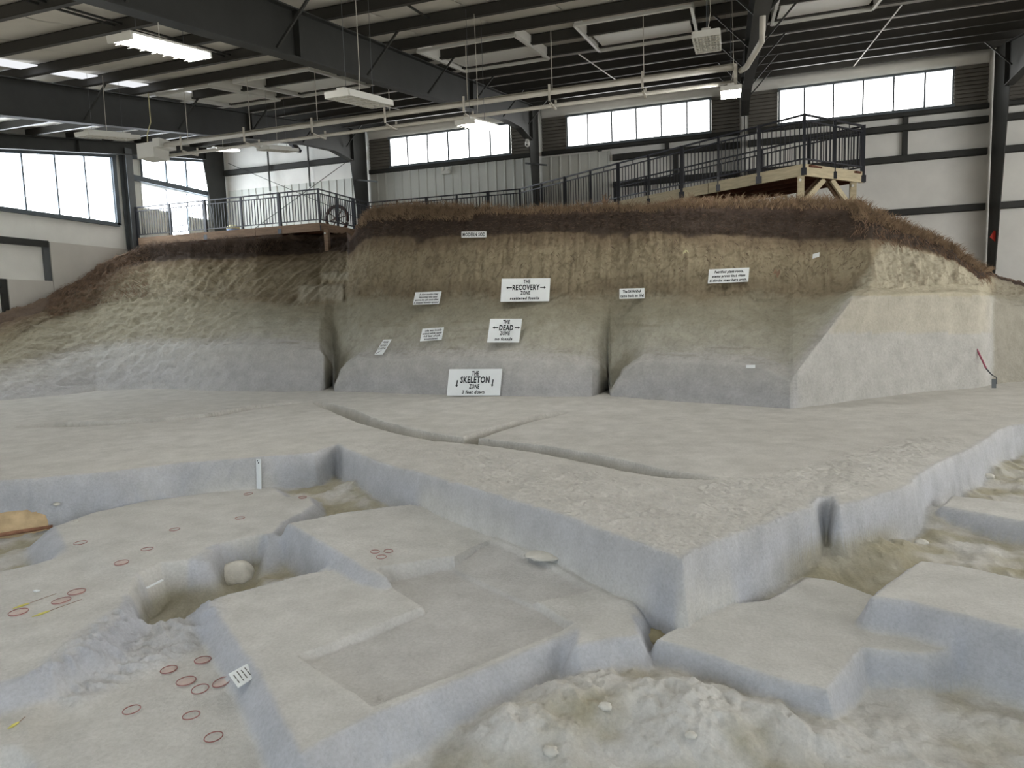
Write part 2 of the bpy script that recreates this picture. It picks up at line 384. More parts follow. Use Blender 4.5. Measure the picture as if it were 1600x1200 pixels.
# ------------------------------------------------------------------ earth bank behind the floor: a lofted surface through measured sections
# photo column x, base y, then (y, metres behind base) for: step lip, lip back, foot of face, sod bottom, sod top
SECT = [
 (-200, 640, 600, .5, 590, .7, 575, 1.2, 540, 1.6, 525, 1.9),
 (0, 628, 588, .55, 570, .8, 545, 1.35, 505, 2.1, 490, 2.4),
 (60, 622, 575, .8, 555, 1.1, 505, 2.15, 490, 2.45, 470, 2.9),
 (100, 618, 562, 1.0, 545, 1.4, 492, 2.6, 468, 3.0, 450, 3.4),
 (150, 612, 552, 1.0, 535, 1.4, 478, 2.8, 440, 3.5, 418, 3.8),
 (195, 610, 545, 1.0, 530, 1.4, 468, 2.8, 415, 3.9, 394, 4.1),
 (235, 609, 542, .9, 528, 1.3, 464, 2.6, 408, 3.8, 381, 4.0),
 (300, 611, 540, .8, 527, 1.2, 466, 2.5, 404, 3.6, 378, 3.85),
 (400, 613, 540, .6, 528, 1.0, 468, 2.4, 402, 4.0, 372, 4.4),
 (450, 613, 542, .5, 530, .9, 476, 2.2, 398, 4.9, 368, 5.6),
 (500, 612, 548, .30, 536, .65, 474, 2.2, 394, 5.5, 366, 6.3),
 (507, 612.2, 556, .25, 545, .75, 472, 2.2, 393, 5.5, 365, 6.3),
 (520, 612.6, 580, .85, 566, 1.05, 470, 2.3, 392, 5.5, 364, 6.3),
 (522.5, 612.7, 604, .02, 600, .55, 469, 2.3, 392, 5.5, 364, 6.3),
 (533, 613, 579, .10, 575, .62, 465, 2.3, 391, 5.5, 363, 6.3),
 (543, 613.4, 569, .14, 564, .62, 460, 2.3, 391, 5.5, 362, 6.3),
 (547, 613.6, 566, .16, 561, .60, 458, 2.1, 398, 2.9, 372, 3.1),
 (562, 614.3, 557, .18, 552, .60, 462, 1.7, 378, 2.65, 347, 2.95),
 (580, 615, 560, .2, 546, .50, 464, 1.6, 370, 2.45, 328, 2.75),
 (640, 617, 562, .2, 546, .45, 464, 1.55, 371, 2.25, 322, 2.55),
 (740, 620, 562, .2, 546, .45, 463, 1.55, 369, 2.15, 324, 2.5),
 (850, 622, 566, .2, 550, .45, 464, 1.55, 364, 2.15, 326, 2.5),
 (925, 621, 572, .2, 556, .5, 462, 1.55, 362, 2.2, 323, 2.55),
 (936, 621.1, 578, .28, 564, .6, 462, 1.58, 361, 2.22, 322, 2.58),
 (951, 621.4, 594, .85, 580, 1.05, 462, 1.6, 361, 2.25, 322, 2.6),
 (953.5, 621.5, 613, .02, 609, .52, 462, 1.65, 361, 2.3, 321, 2.6),
 (963, 622, 596, .08, 592, .58, 462, 1.68, 361, 2.3, 321, 2.6),
 (975, 622.4, 580, .14, 576, .58, 461, 1.7, 361, 2.3, 321, 2.6),
 (990, 623.8, 570, .18, 565, .54, 461, 1.72, 361, 2.35, 320, 2.65),
 (1006, 625.5, 565, .2, 553, .50, 461, 1.75, 362, 2.4, 320, 2.7),
 (1060, 629, 566, .2, 550, .50, 460, 1.9, 364, 2.6, 315, 2.9),
 (1120, 633, 568, .22, 550, .55, 461, 2.1, 367, 2.8, 312, 3.1),
 (1190, 637, 574, .25, 556, .6, 463, 2.5, 371, 3.2, 312, 3.5),
 (1234, 641, 596, .12, 574, .45, 463, 2.9, 374, 3.6, 312, 3.9),
 (1246, 640, 580, .08, 565, .30, 462, 2.8, 375, 3.6, 312, 3.9),
 (1290, 634, 522, .15, 512, .35, 462, 2.2, 374, 3.0, 313, 3.3),
 (1330, 629, 470, .20, 462, .40, 455, 1.4, 372, 2.3, 316, 2.7),
 (1360, 625, 463, .2, 457, .45, 450, .7, 372, 1.7, 322, 2.2),
 (1400, 620, 460, .2, 455, .45, 450, .65, 378, 1.5, 344, 1.9),
 (1450, 614, 458, .2, 453, .45, 446, .6, 390, 1.2, 366, 1.6),
 (1490, 610, 456, .2, 451, .45, 444, .6, 408, 1.0, 386, 1.4),
 (1530, 607, 458, .2, 453, .45, 446, .6, 436, .8, 418, 1.2),
 (1545, 604, 466, .3, 462, .55, 458, .9, 430, 1.4, 424, 1.7),
 (1575, 600, 480, .7, 470, 1.0, 462, 1.2, 440, 1.6, 431, 1.9),
 (1600, 598, 478, .9, 470, 1.2, 460, 1.4, 448, 1.7, 441, 2.0),
 (1720, 596, 480, 1.0, 470, 1.3, 460, 1.5, 450, 1.8, 445, 2.1),
 (1900, 596, 480, 1.0, 470, 1.3, 460, 1.5, 450, 1.8, 445, 2.1),
]
SX = np.array([s[0] for s in SECT], float)
NOTCH_BASE = {507: 611, 520: 604, 936: 617, 951: 610}
def sect_nodes(s):
    x, yb = s[0], s[1]; b = on_z(x, yb, PLAT-.02); n = [on_z(x, NOTCH_BASE.get(x, yb), PLAT-.02)]
    for i in range(5):
        yy, dy = s[2+2*i], s[3+2*i]; n.append(on_y(x, yy, b[1]+dy))
    lip = n[-1]; d = ray(x, 400); Yb = max(24.2, lip[1]+3); k = (Yb-lip[1])
    back = np.array([lip[0]+d[0]/d[1]*k*.75, Yb, lip[2]-.12]); n.append(back)
    return np.array(n)
NODES = np.array([sect_nodes(s) for s in SECT])           # (sections, 7, 3)
BASE_Y = NODES[:, 0, 1]
SEG = [34, 16, 56, 60, 34, 34]
VPAR = np.concatenate([np.linspace(i, i+1, n, endpoint=False) for i, n in enumerate(SEG)]+[[6.0]])
def bank_raw(px, v):
    """points of the bank surface for arrays of photo column px and section parameter v"""
    i = np.clip(np.searchsorted(SX, px, 'right')-1, 0, len(SX)-2); t = ((px-SX[i])/(SX[i+1]-SX[i]))[..., None]
    j = np.clip(np.floor(v).astype(int), 0, 5); s = (v-j)[..., None]
    a = NODES[i, j]*(1-s)+NODES[i, j+1]*s; b = NODES[i+1, j]*(1-s)+NODES[i+1, j+1]*s
    return a*(1-t)+b*t
def bank_at(px, py, v0=0., v1=5.):
    """point on the bank seen at a photo pixel"""
    vv = np.linspace(v0, v1, 600); P = bank_raw(np.full(600, float(px)), vv); x, y = project(P)
    k = int(np.argmin(np.abs(y-py))); return P[k], vv[k]
NU = 1050
ux = np.concatenate([np.linspace(-200, 500, 300, endpoint=False), np.linspace(500, 1620, 690, endpoint=False), np.linspace(1620, 1900, 60)])
NU = len(ux); NV = len(VPAR)
UU, VV = np.meshgrid(ux, VPAR, indexing='ij')
BP = bank_raw(UU, VV)
# soften the section polyline a little, then displace along the normal
for it in range(2):
    q = BP.copy(); q[:, 1:-1] = .25*BP[:, :-2]+.5*BP[:, 1:-1]+.25*BP[:, 2:]; BP = q
# two cut steps at the left end of the main bank
spx, spy = project(BP)
step_m = np.zeros(UU.shape)
for a, b, c, d in ((498, 549, 424, 442), (462, 540, 444, 476)):
    mk = smooth((UU-a)/14)*smooth((spy-c)/4)*smooth((d-spy)/11)*smooth((b-UU)/5); step_m = np.maximum(step_m, mk)
BP = BP-ray(520, 450)*(.16*step_m)[..., None]
du = np.gradient(BP, axis=0); dv = np.gradient(BP, axis=1); BN = np.cross(du, dv); BN /= np.linalg.norm(BN, axis=2, keepdims=True)+1e-9
if BN[NU//2, 30, 1] > 0: BN = -BN
sx = BP[..., 0]*1.0; sz = BP[..., 2]; sy = BP[..., 1]
zone = lambda a, b, s=.15: smooth((VV-a)/s)*smooth((b-VV)/s)
z_step, z_slope, z_face, z_sod, z_top = zone(-1, 1.4), zone(1.2, 3.1), zone(2.9, 4.05), zone(3.95, 5.1, .1), zone(5.0, 9)
n_big = fbm(sx*.9, sz*1.4+sy*.6, 4); n_mid = fbm(sx*3.2+5, sz*3.2+sy*2, 4); n_str = fbm(sx*6.5, sz*1.1, 4); n_fine = fbm(sx*14, sz*14+sy*8, 3)
n_lay = fbm(sx*.8+9, sz*9, 3)
amp = z_step*(.03*n_big+.018*n_mid+.010*n_lay+.006*n_fine)+z_slope*(.06*n_big+.035*n_mid+.02*n_lay+.010*n_fine)+z_face*(.09*n_big+.07*n_str+.035*n_mid+.02*n_fine)+z_sod*(.10*n_big+.10*n_mid+.06*n_str+.035*n_fine)+z_top*(.10*n_big+.05*n_mid)
left = smooth((420-UU)/120.)
amp = amp+left*(.10*n_mid+.03*n_fine)*(z_slope+z_step*.8+z_face)
# holes and pockets in the left foot of the bank and in the upper face
pock = smooth((n_mid-.42)*6)
amp = amp-.11*pock*(left*z_step+.45*z_face)+.03*ridged(sx*3.1, sz*2.4, 3)*z_face+.012*fbm(sx*25, sz*25, 2)*(z_face+z_sod)
amp = amp*smooth(VV*6+.15)
BP = BP+BN*amp[..., None]
# strata colours
c_ash, c_ash2, c_dead, c_tan, c_brown, c_sod, c_top = lin(196, 194, 188), lin(190, 189, 188), lin(160, 154, 132), lin(160, 147, 118), lin(142, 124, 98), lin(84, 72, 63), lin(130, 108, 88)
V2 = VV+.22*n_big+.14*n_mid*(1-.5*z_sod)
def ramp(stops):
    out = np.zeros(VV.shape+(3,)); out[:] = stops[0][1]
    for (a, ca), (b, cb) in zip(stops[:-1], stops[1:]):
        t = smooth((V2-a)/(b-a))[..., None]; m = (V2 >= a)[..., None]; out = np.where(m, ca*(1-t)+cb*t, out)
    return out
BC = ramp([(-.5, lin(200, 196, 184)), (.2, c_ash2), (1.0, c_ash), (1.8, lin(194, 191, 183)), (2.25, lin(180, 176, 158)), (2.7, c_dead), (2.9, lin(154, 146, 122)), (3.08, lin(142, 128, 102)), (3.35, c_tan), (3.7, lin(164, 150, 120)), (3.93, c_brown), (4.06, c_sod), (4.6, lin(78, 66, 58)), (4.88, lin(108, 88, 74)), (5.15, c_top)])
# right hand cut: pale ash to above head height, pale tan fan above
rt = smooth((UU-1240-np.clip((596-project(BP)[1])*.62, 0, 140))/16.)[..., None]*smooth((1560-UU)/25.)[..., None]
ry = project(BP)[1]
pale_r = np.where((ry > 520)[..., None], lin(188, 186, 180), np.where((ry > 462)[..., None], lin(190, 184, 168), lin(190, 181, 156)))
fan = smooth((4.0-V2)/.15)[..., None]
BC = BC*(1-rt*fan)+pale_r*rt*fan
far_r = (smooth((UU-1546)/10)*smooth((4.2-V2)/.3))[..., None]
BC = BC*(1-.8*far_r)+lin(150, 144, 126)*.8*far_r
# left bank: paler sandy with brown streaks
lt = (left*smooth((3.6-V2)/.4)*smooth((V2-1.1)/1.1))[..., None]
BC = BC*(1-.5*lt)+lin(178, 169, 144)*.6*lt
edge_l = (smooth((-18.6-BP[..., 0]+.5*n_mid)/.9)*smooth((V2-1.7)/.6))[..., None]
BC = BC*(1-.7*edge_l)+lin(134, 114, 96)*.7*edge_l
streak = (smooth((n_str-.12)*4)*z_face)[..., None]
BC = BC*(1-.40*streak)+lin(112, 96, 74)*.40*streak
spots = (smooth((n_mid*.6+n_fine*.7-.38)*7)*(z_slope*.6+z_face))[..., None]
BC = BC*(1-.45*spots)+lin(98, 84, 62)*.45*spots
n_crk = ridged(sx*4.5+2, sz*3.2+sy*2, 3)
crk = (smooth((n_crk-.62)*7)*(z_face+.35*z_slope))[..., None]
BC = BC*(1-.35*crk)+lin(98, 84, 62)*.35*crk
gul = (smooth((n_lay-.30)*6)*z_slope)[..., None]
BC = BC*(1-.25*gul)+lin(120, 108, 82)*.25*gul
BC = BC*(1-.6*step_m[..., None])+lin(186, 178, 156)*.6*step_m[..., None]
# notch walls: sandy tone with the shade of the hollows painted in
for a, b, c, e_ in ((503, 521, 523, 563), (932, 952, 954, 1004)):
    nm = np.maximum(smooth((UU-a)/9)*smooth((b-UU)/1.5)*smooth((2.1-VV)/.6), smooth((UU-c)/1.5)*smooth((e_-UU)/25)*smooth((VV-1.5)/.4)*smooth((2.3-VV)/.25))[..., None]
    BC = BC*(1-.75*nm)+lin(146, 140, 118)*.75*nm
gl = BC@np.array([.21, .72, .07]); BC = (BC*.84+gl[..., None]*.16)*(1+.16*left*smooth((2.0-VV)/.8))[..., None]*np.where(UU > 1240, 1, .9)[..., None]  # left foot brightened in the colour, standing in for window light
BANK_V = BP.copy(); BANK_V[..., 2] += EYE
idx = np.arange(NU*NV).reshape(NU, NV)
bq = np.stack([idx[:-1, :-1], idx[1:, :-1], idx[1:, 1:], idx[:-1, 1:]], -1).reshape(-1, 4)
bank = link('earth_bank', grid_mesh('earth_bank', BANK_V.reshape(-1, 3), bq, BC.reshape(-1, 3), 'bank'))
structure(bank, 'tall excavated earth bank with grey ash foot, tan sand and dark brown sod on top')
bank['category'] = 'earth bank'
def bank_disp(px, v):
    """displaced bank point (world z) nearest to column px, parameter v"""
    i = int(np.argmin(np.abs(ux-px))); j = int(np.argmin(np.abs(VPAR-v))); return BANK_V[i, j].copy(), BN[i, j].copy()

# ------------------------------------------------------------------ ground mesh
NA, NR = 1000, 760
az = np.radians(np.linspace(-63, 34, NA)); C0 = np.array([0., -1.5])
rr = np.exp(np.linspace(math.log(3.0), math.log(31.), NR))
AZ, RR = np.meshgrid(az, rr, indexing='ij')
GX = C0[0]+np.sin(AZ)*RR; GY = C0[1]+np.cos(AZ)*RR
GH, GC, GI = heights(GX, GY)
gp = np.stack([GX, GY, np.full(GX.shape, PLAT)], -1); gpx, _ = project(gp)
front = (gp@_f) > .5
by = np.interp(np.where(front, gpx, 800), SX, BASE_Y)
lim = smooth((GX+19.9)/.5)                                     # drop grid cells well behind the bank foot
keepv = (GY < by+.9) & (GX > -20.9)
G = np.stack([GX, GY, GH+EYE], -1)
gdu = np.gradient(G, axis=0); gdv = np.gradient(G, axis=1); GN = np.cross(gdv, gdu); GN /= np.linalg.norm(GN, axis=2, keepdims=True)
if GN[10, 10, 2] < 0: GN = -GN
gidx = np.arange(NA*NR).reshape(NA, NR)
gq = np.stack([gidx[:-1, :-1], gidx[:-1, 1:], gidx[1:, 1:], gidx[1:, :-1]], -1).reshape(-1, 4)
qi = GI[:-1, :-1].reshape(-1); qk = (keepv[:-1, :-1] & keepv[1:, 1:]).reshape(-1)
Gf = G.reshape(-1, 3); GCf = GC.reshape(-1, 3); GNf = GN.reshape(-1, 3)
def cut(name, mask):
    q = gq[mask]; used, inv = np.unique(q, return_inverse=True)
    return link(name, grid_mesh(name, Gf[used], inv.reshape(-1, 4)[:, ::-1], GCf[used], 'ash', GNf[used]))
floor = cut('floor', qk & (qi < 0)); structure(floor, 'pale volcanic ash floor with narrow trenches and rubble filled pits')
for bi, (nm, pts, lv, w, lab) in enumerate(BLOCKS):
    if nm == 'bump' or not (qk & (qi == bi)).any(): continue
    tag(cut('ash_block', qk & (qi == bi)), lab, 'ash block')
def ground_hit(px, py):
    """where the view ray through a photo pixel meets the ground (world coordinates)"""
    d = ray(px, py); s = np.linspace(2.0, 22, 4000); P = s[:, None]*d
    i = np.abs(np.arctan2(P[:, 0]-C0[0], P[:, 1]-C0[1])[:, None]-az[None, ::10]).argmin(1)*10
    R = np.hypot(P[:, 0]-C0[0], P[:, 1]-C0[1]); j = np.clip(np.searchsorted(rr, R), 0, NR-1); i = np.clip(i, 0, NA-1)
    h = GH[i, j]; k = int(np.argmax(P[:, 2] <= h)); p = P[k]
    a = math.atan2(p[0]-C0[0], p[1]-C0[1]); i = int(np.argmin(np.abs(az-a)))
    return np.array([p[0], p[1], GH[i, j[k]]+EYE]), GN[i, j[k]].copy()

# ------------------------------------------------------------------ the building: shed roof rising to the back wall
WALL_Y, WALL_X, BAY, X_MID = 24.0, -20.47, 6.98, -3.02
FRAME_X = [X_MID+BAY*k for k in (-2.5, -1.5, -.5, .5, 1.5, 2.5)]
ROOF_C, ROOF_S = 3.25+EYE, .17
def roof_z(Y): return ROOF_C+ROOF_S*Y
X_L, X_R, Y_F = -20.7, 14.7, -6.0
PURLIN_Y = [24.0-.18-1.35*k for k in range(22)]
ceiling = MB()
ceiling.quad_prism([(X_L, Y_F, roof_z(Y_F)+.30), (X_R, Y_F, roof_z(Y_F)+.30), (X_R, 24.4, roof_z(24.4)+.30), (X_L, 24.4, roof_z(24.4)+.30)],
                   [(X_L, Y_F, roof_z(Y_F)+.40), (X_R, Y_F, roof_z(Y_F)+.40), (X_R, 24.4, roof_z(24.4)+.40), (X_L, 24.4, roof_z(24.4)+.40)])
ceiling = structure(ceiling.build('ceiling', 'white_metal'), 'sloping metal roof with faced insulation between dark purlins')
# insulation blankets, sagging a little between purlins
sheet_w = (X_R-X_L)/24
ys = np.linspace(Y_F, 24.2, 120)
for i in range(24):
    x0 = X_L+i*sheet_w; rows = []
    for y in ys:
        ph = ((24.0-.18-y)/1.35) % 1.0; sag = .05*math.sin(math.pi*ph)**2
        z = roof_z(y)+.235-sag; rows.append([(x0+.01, y, z+.012), (x0+.06, y, z), (x0+sheet_w*.5, y, z-.012*math.sin(i*2.3+y)), (x0+sheet_w-.06, y, z), (x0+sheet_w-.01, y, z+.012)])
    MB().sheet(rows).build('insulation_sheet', 'roof_insulation', ceiling, True)
for k, y in enumerate(PURLIN_Y):
    m = MB(); z = roof_z(y)
    m.box(X_L+.1, X_R-.1, y-.008, y+.008, z, z+.21).box(X_L+.1, X_R-.1, y-.07, y+.008, z-.006, z+.006).box(X_L+.1, X_R-.1, y-.07, y-.058, z, z+.03).box(X_L+.1, X_R-.1, y-.008, y+.07, z+.2, z+.212)
    m.build('purlin', 'purlin', ceiling)
# bridging straps that run up the slope under the purlins
for xs, ya, yb in ((-3.3, 15.9, 20.2), (3.3, 15.9, 23.8), (-10.2, 15.9, 21.4)):
    m = MB(); m.bar((xs, ya, roof_z(ya)-.012), (xs+.35*(yb-15.9)/7.9, yb, roof_z(yb)-.012), .03, .012); m.build('bridging_strap', 'galvanized', ceiling)
# paired conduits between the purlins near the left
for xs in (-9.3, -9.15, -4.8):
    MB().bar((xs, 5, roof_z(5)+.12), (xs-.35, 12, roof_z(12)+.12), .03, .03).build('conduit', 'steel_dark', ceiling)
# translucent roof strip beside the second frame
for k in range(7, 15):
    y0, y1 = PURLIN_Y[k+1]+.09, PURLIN_Y[k]-.09
    m = MB(); m.quad_prism([(-13.3, y0, roof_z(y0)+.15), (-12.85, y0, roof_z(y0)+.15), (-12.85, y1, roof_z(y1)+.15), (-13.3, y1, roof_z(y1)+.15)], [(-13.3, y0, roof_z(y0)+.17), (-12.85, y0, roof_z(y0)+.17), (-12.85, y1, roof_z(y1)+.17), (-13.3, y1, roof_z(y1)+.17)])
    m.build('skylight_strip', 'skylight_light', ceiling)
# boxed wells framed down from the purlins
def well(x0, x1, y0, y1, label):
    t = thing('ceiling_well', ((x0+x1)/2, (y0+y1)/2, roof_z((y0+y1)/2)), label, 'ceiling frame', 'boxed wells in a row under the roof')
    def rail(a, b): MB().bar((a[0], a[1], roof_z(a[1])-.03), (b[0], b[1], roof_z(b[1])-.03), .06, .05).build('frame_rail', 'white_metal', t)
    rail((x0, y0), (x1, y0)); rail((x1, y0), (x1, y1)); rail((x1, y1), (x0, y1)); rail((x0, y1), (x0, y0))
    for a, b in (((x0, y0), (x0, y1)), ((x1, y0), (x1, y1)), ((x0, y1), (x1, y1))):
        m = MB(); m.quad_prism([(a[0]-.01, a[1], roof_z(a[1])), (b[0]-.01, b[1], roof_z(b[1])), (b[0]+.01, b[1]+.01, roof_z(b[1])), (a[0]+.01, a[1]+.01, roof_z(a[1]))],
                     [(a[0]-.01, a[1], roof_z(a[1])+.2), (b[0]-.01, b[1], roof_z(b[1])+.2), (b[0]+.01, b[1]+.01, roof_z(b[1])+.2), (a[0]+.01, a[1]+.01, roof_z(a[1])+.2)])
        m.build('side_panel', 'insulation', t)
    ym = (y0+y1)/2+.06
    MB().quad_prism([(x0+.1, ym, roof_z(ym)+.02), (x1-.1, ym, roof_z(ym)+.02), (x1-.1, y1-.05, roof_z(y1)+.02), (x0+.1, y1-.05, roof_z(y1)+.02)], [(x0+.1, ym, roof_z(ym)+.04), (x1-.1, ym, roof_z(ym)+.04), (x1-.1, y1-.05, roof_z(y1)+.04), (x0+.1, y1-.05, roof_z(y1)+.04)]).build('well_panel', 'insulation', t)
well(-2.8, -.65, 13.2, 15.85, 'white framed well between the tube heater end and the middle roof beam')
well(-6.1, -4.0, 13.2, 15.85, 'white framed well just right of the long central roof beam')
well(-10.7, -8.7, 13.2, 15.85, 'white framed well just left of the long central roof beam')
well(-12.9, -11.4, 13.2, 15.85, 'white framed well just right of the left dark roof beam')
well(.85, 2.75, 13.2, 15.85, 'white framed well at top right beside the bent conduit')

# portal frames: tapered column + rafter, seen as dark I-beams
def frame(X, label, base_z, dep=.74, hau=1.18, mat_='steel_dark', braces=True):
    t = thing('steel_frame', (X, 23.6, base_z), label, 'steel frame')
    pts = [(y, roof_z(y), roof_z(y)-dep) for y in (Y_F+.5, 0, 6, 12, 17, 20)]+[(21.6, roof_z(21.6), roof_z(21.6)-dep-(hau-dep)*.27), (22.9, roof_z(22.9), roof_z(22.9)-hau)]
    w = MB()
    for (y0, a0, b0), (y1, a1, b1) in zip(pts[:-1], pts[1:]):
        w.quad_prism([(X-.012, y0, b0), (X+.012, y0, b0), (X+.012, y1, b1), (X-.012, y1, b1)], [(X-.012, y0, a0), (X+.012, y0, a0), (X+.012, y1, a1), (X-.012, y1, a1)])
    w.build('rafter_web', mat_, t)
    f1 = MB(); f2 = MB()
    for (y0, a0, b0), (y1, a1, b1) in zip(pts[:-1], pts[1:]):
        f1.bar((X, y0, b0), (X, y1, b1), .24, .022); f2.bar((X, y0, a0-.012), (X, y1, a1-.012), .24, .022)
    f1.build('bottom_flange', mat_, t); f2.build('top_flange', mat_, t)
    for ys_ in (22.9, 17.2, 9.5):
        zt, zb = roof_z(ys_), roof_z(ys_)-(hau if ys_ > 22 else dep)
        MB().box(X-.12, X+.12, ys_-.01, ys_+.01, zb, zt).build('stiffener_plate', mat_, t)
    zt = roof_z(23.9); zk = roof_z(22.9)-hau
    c = MB(); c.quad_prism([(X-.012, 23.55, base_z), (X+.012, 23.55, base_z), (X+.012, 23.9, base_z), (X-.012, 23.9, base_z)], [(X-.012, 22.95, zk), (X+.012, 22.95, zk), (X+.012, 23.9, zk), (X-.012, 23.9, zk)])
    c.quad_prism([(X-.012, 22.9, zk), (X+.012, 22.9, zk), (X+.012, 23.9, zk), (X-.012, 23.9, zk)], [(X-.012, 22.9, roof_z(22.9)), (X+.012, 22.9, roof_z(22.9)), (X+.012, 23.9, zt), (X-.012, 23.9, zt)])
    c.build('column_web', mat_, t)
    MB().bar((X, 23.55, base_z), (X, 22.93, zk), .24, .025, (1, 0, 0)).build('column_flange', mat_, t)
    MB().bar((X, 23.9, base_z), (X, 23.9, zt), .24, .025, (1, 0, 0)).build('column_flange', mat_, t)
    if braces:
        for y in PURLIN_Y[1:14:2]:
            for s in (-1, 1):
                MB().bar((X+.1*s, y-.05, roof_z(y)-dep+.04), (X+.78*s, y, roof_z(y)+.05), .035, .035).build('fly_brace', mat_, t)
    return t
frame(FRAME_X[0]+.22, 'dark steel frame in the far left corner along the window wall', EYE+2.4, .42, .46, braces=False)
frame(FRAME_X[1], 'dark steel frame with haunched column at the left end of the first clerestory window', EYE+2.2)
frame(FRAME_X[2], 'dark steel frame crossing the ceiling left of centre, its column carrying a white camera', EYE+2.2)
frame(FRAME_X[3], 'dark steel frame overhead at centre right above the bright square lamp', EYE+2.0)
frame(FRAME_X[4], 'dark steel frame at the right whose column bears a red tag', EYE+.2)

# ------------------------------------------------------------------ back wall
wb = MB(); wb.quad_prism([(X_L, 24.08, 1.2), (X_R, 24.08, 1.2), (X_R, 24.3, 1.2), (X_L, 24.3, 1.2)], [(X_L, 24.08, roof_z(24.08)+.3), (X_R, 24.08, roof_z(24.08)+.3), (X_R, 24.3, roof_z(24.3)+.3), (X_L, 24.3, roof_z(24.3)+.3)])
wall_back = structure(wb.build('wall_back', 'insulation'), 'back wall of white faced insulation, steel girts and ribbed panels')
W_TOP, W_BOT = EYE+6.88, EYE+5.87
def girt(x0, x1, z, h=.2, d=.14): MB().box(x0, x1, 24.07-d, 24.075, z-h/2, z-h/2+.012).box(x0, x1, 24.07-d, 24.07-d+.012, z-h/2, z+h/2).box(x0, x1, 24.07-d, 24.075, z+h/2-.012, z+h/2).build('girt', 'steel_dark', wall_back)
# clerestory windows
off = [-2.42, -1.68, -.84, 0, .84, 1.68, 2.42]
def clerestory(n, k):
    xm = X_MID+BAY*k; t = bpy.data.objects.new('window_%d' % n, None); COL.objects.link(t); t.location = (xm, 24, W_BOT)
    structure(t, 'bright clerestory window strip of six translucent panes, %s on the back wall' % {-1: 'leftmost', 0: 'middle one', 1: 'rightmost'}[k])
    for a, b in zip(off[:-1], off[1:]): MB().box(xm+a+.02, xm+b-.02, 24.0, 24.02, W_BOT, W_TOP).build('pane', 'window_light', t)
    for a in off: MB().box(xm+a-.025, xm+a+.025, 23.96, 24.03, W_BOT, W_TOP).build('mullion', 'frame_metal', t)
    MB().box(xm-2.47, xm+2.47, 23.92, 24.05, W_TOP, W_TOP+.07).build('head_rail', 'frame_metal', t)
    MB().box(xm-2.47, xm+2.47, 23.90, 24.05, W_BOT-.08, W_BOT).build('sill', 'frame_metal', t)
for n, k in ((1, -1), (2, 0), (3, 1)): clerestory(n, k)
# dark horizontally ribbed siding around the windows, each rib strip a lap of its own
def siding(x0, x1, z0, z1):
    n = max(2, int(round((z1-z0)/.115)))
    for i in range(n):
        a = z0+(z1-z0)*i/n; b = z0+(z1-z0)*(i+1)/n
        MB().quad_prism([(x0, 24.02, a), (x1, 24.02, a), (x1, 24.075, a), (x0, 24.075, a)], [(x0, 24.055, b-.012), (x1, 24.055, b-.012), (x1, 24.075, b), (x0, 24.075, b)]).build('siding_lap', 'dark_siding', wall_back)
for k in (-1, 0, 1):
    xm = X_MID+BAY*k
    siding(xm-BAY/2+.14, xm-2.47, W_BOT-.05, W_TOP+.1); siding(xm+2.47, xm+BAY/2-.14, W_BOT-.05, W_TOP+.1)
siding(FRAME_X[4]+.14, X_R-.1, W_BOT-.12, W_TOP+.1)
for a, b in zip(FRAME_X[:-1], FRAME_X[1:]):
    if a > FRAME_X[0]+1: # rolled insulation over the window heads, and the dark eave strut above it
        m = MB(); pts = []
        rows = [[(x, 24.06-.10*math.sin(math.pi*s), W_TOP+.12+.42*s) for s in np.linspace(0, 1, 7)] for x in np.linspace(a+.14, b-.14, 12)]
        m.sheet(rows).build('insulation_roll', 'insulation', wall_back, True)
    girt(a+.13, b-.13, W_BOT-.14 if a > FRAME_X[0]+1 else EYE+6.33, .14 if a > FRAME_X[0]+1 else .22)
def liners(x0, x1, z0, z1, step=.35):
    n = int((x1-x0)/step)
    for i in range(n):
        a = x0+i*step
        MB().box(a, a+step-.004, 24.045, 24.078, z0, z1).quad_prism([(a+step-.07, 24.02, z0), (a+step-.03, 24.02, z0), (a+step-.004, 24.05, z0), (a+step-.1, 24.05, z0)], [(a+step-.07, 24.02, z1), (a+step-.03, 24.02, z1), (a+step-.004, 24.05, z1), (a+step-.1, 24.05, z1)]).build('liner_panel', 'liner', wall_back)
liners(FRAME_X[0]+.35, FRAME_X[1]-.1, EYE+2.0, EYE+5.6)
liners(FRAME_X[1]+.12, FRAME_X[2]-.1, EYE+2.0, EYE+5.72)
liners(FRAME_X[2]+.12, -3.85, EYE+2.0, EYE+5.6)
for a, b in ((-3.85, FRAME_X[3]-.13), (FRAME_X[3]+.13, FRAME_X[4]-.13), (FRAME_X[4]+.13, X_R)):
    for z in (5.34, 4.42, 2.80): girt(a, b, EYE+z, .2)
for x, z0, z1 in ((-10.9, 5.68, 5.82), (-8.6, 5.68, 5.82), (-4.3, 5.62, 5.8), (-2.0, 5.4, 5.8), (5.15, 4.45, 5.75), (-1.7, 4.45, 5.4)):
    MB().box(x-.07, x+.07, 23.95, 24.07, EYE+z0, EYE+z1).build('girt_clip', 'steel_dark', wall_back)
for x in (-17.9, -16.0): # thin hangers in front of the left bay
    MB().bar((x, 23.85, EYE+5.4), (x, 23.85, EYE+7.2), .05, .05).build('hanger_strut', 'steel_dark', wall_back)
for a, b in (((-19.9, 6.7), (-13.9, 4.0)), ((-13.7, 6.5), (-19.9, 3.4))):
    MB().tube([(a[0], 23.88, EYE+a[1]), (b[0], 23.88, EYE+b[1])], .012, 6).build('cross_brace_rod', 'steel_dark', wall_back)

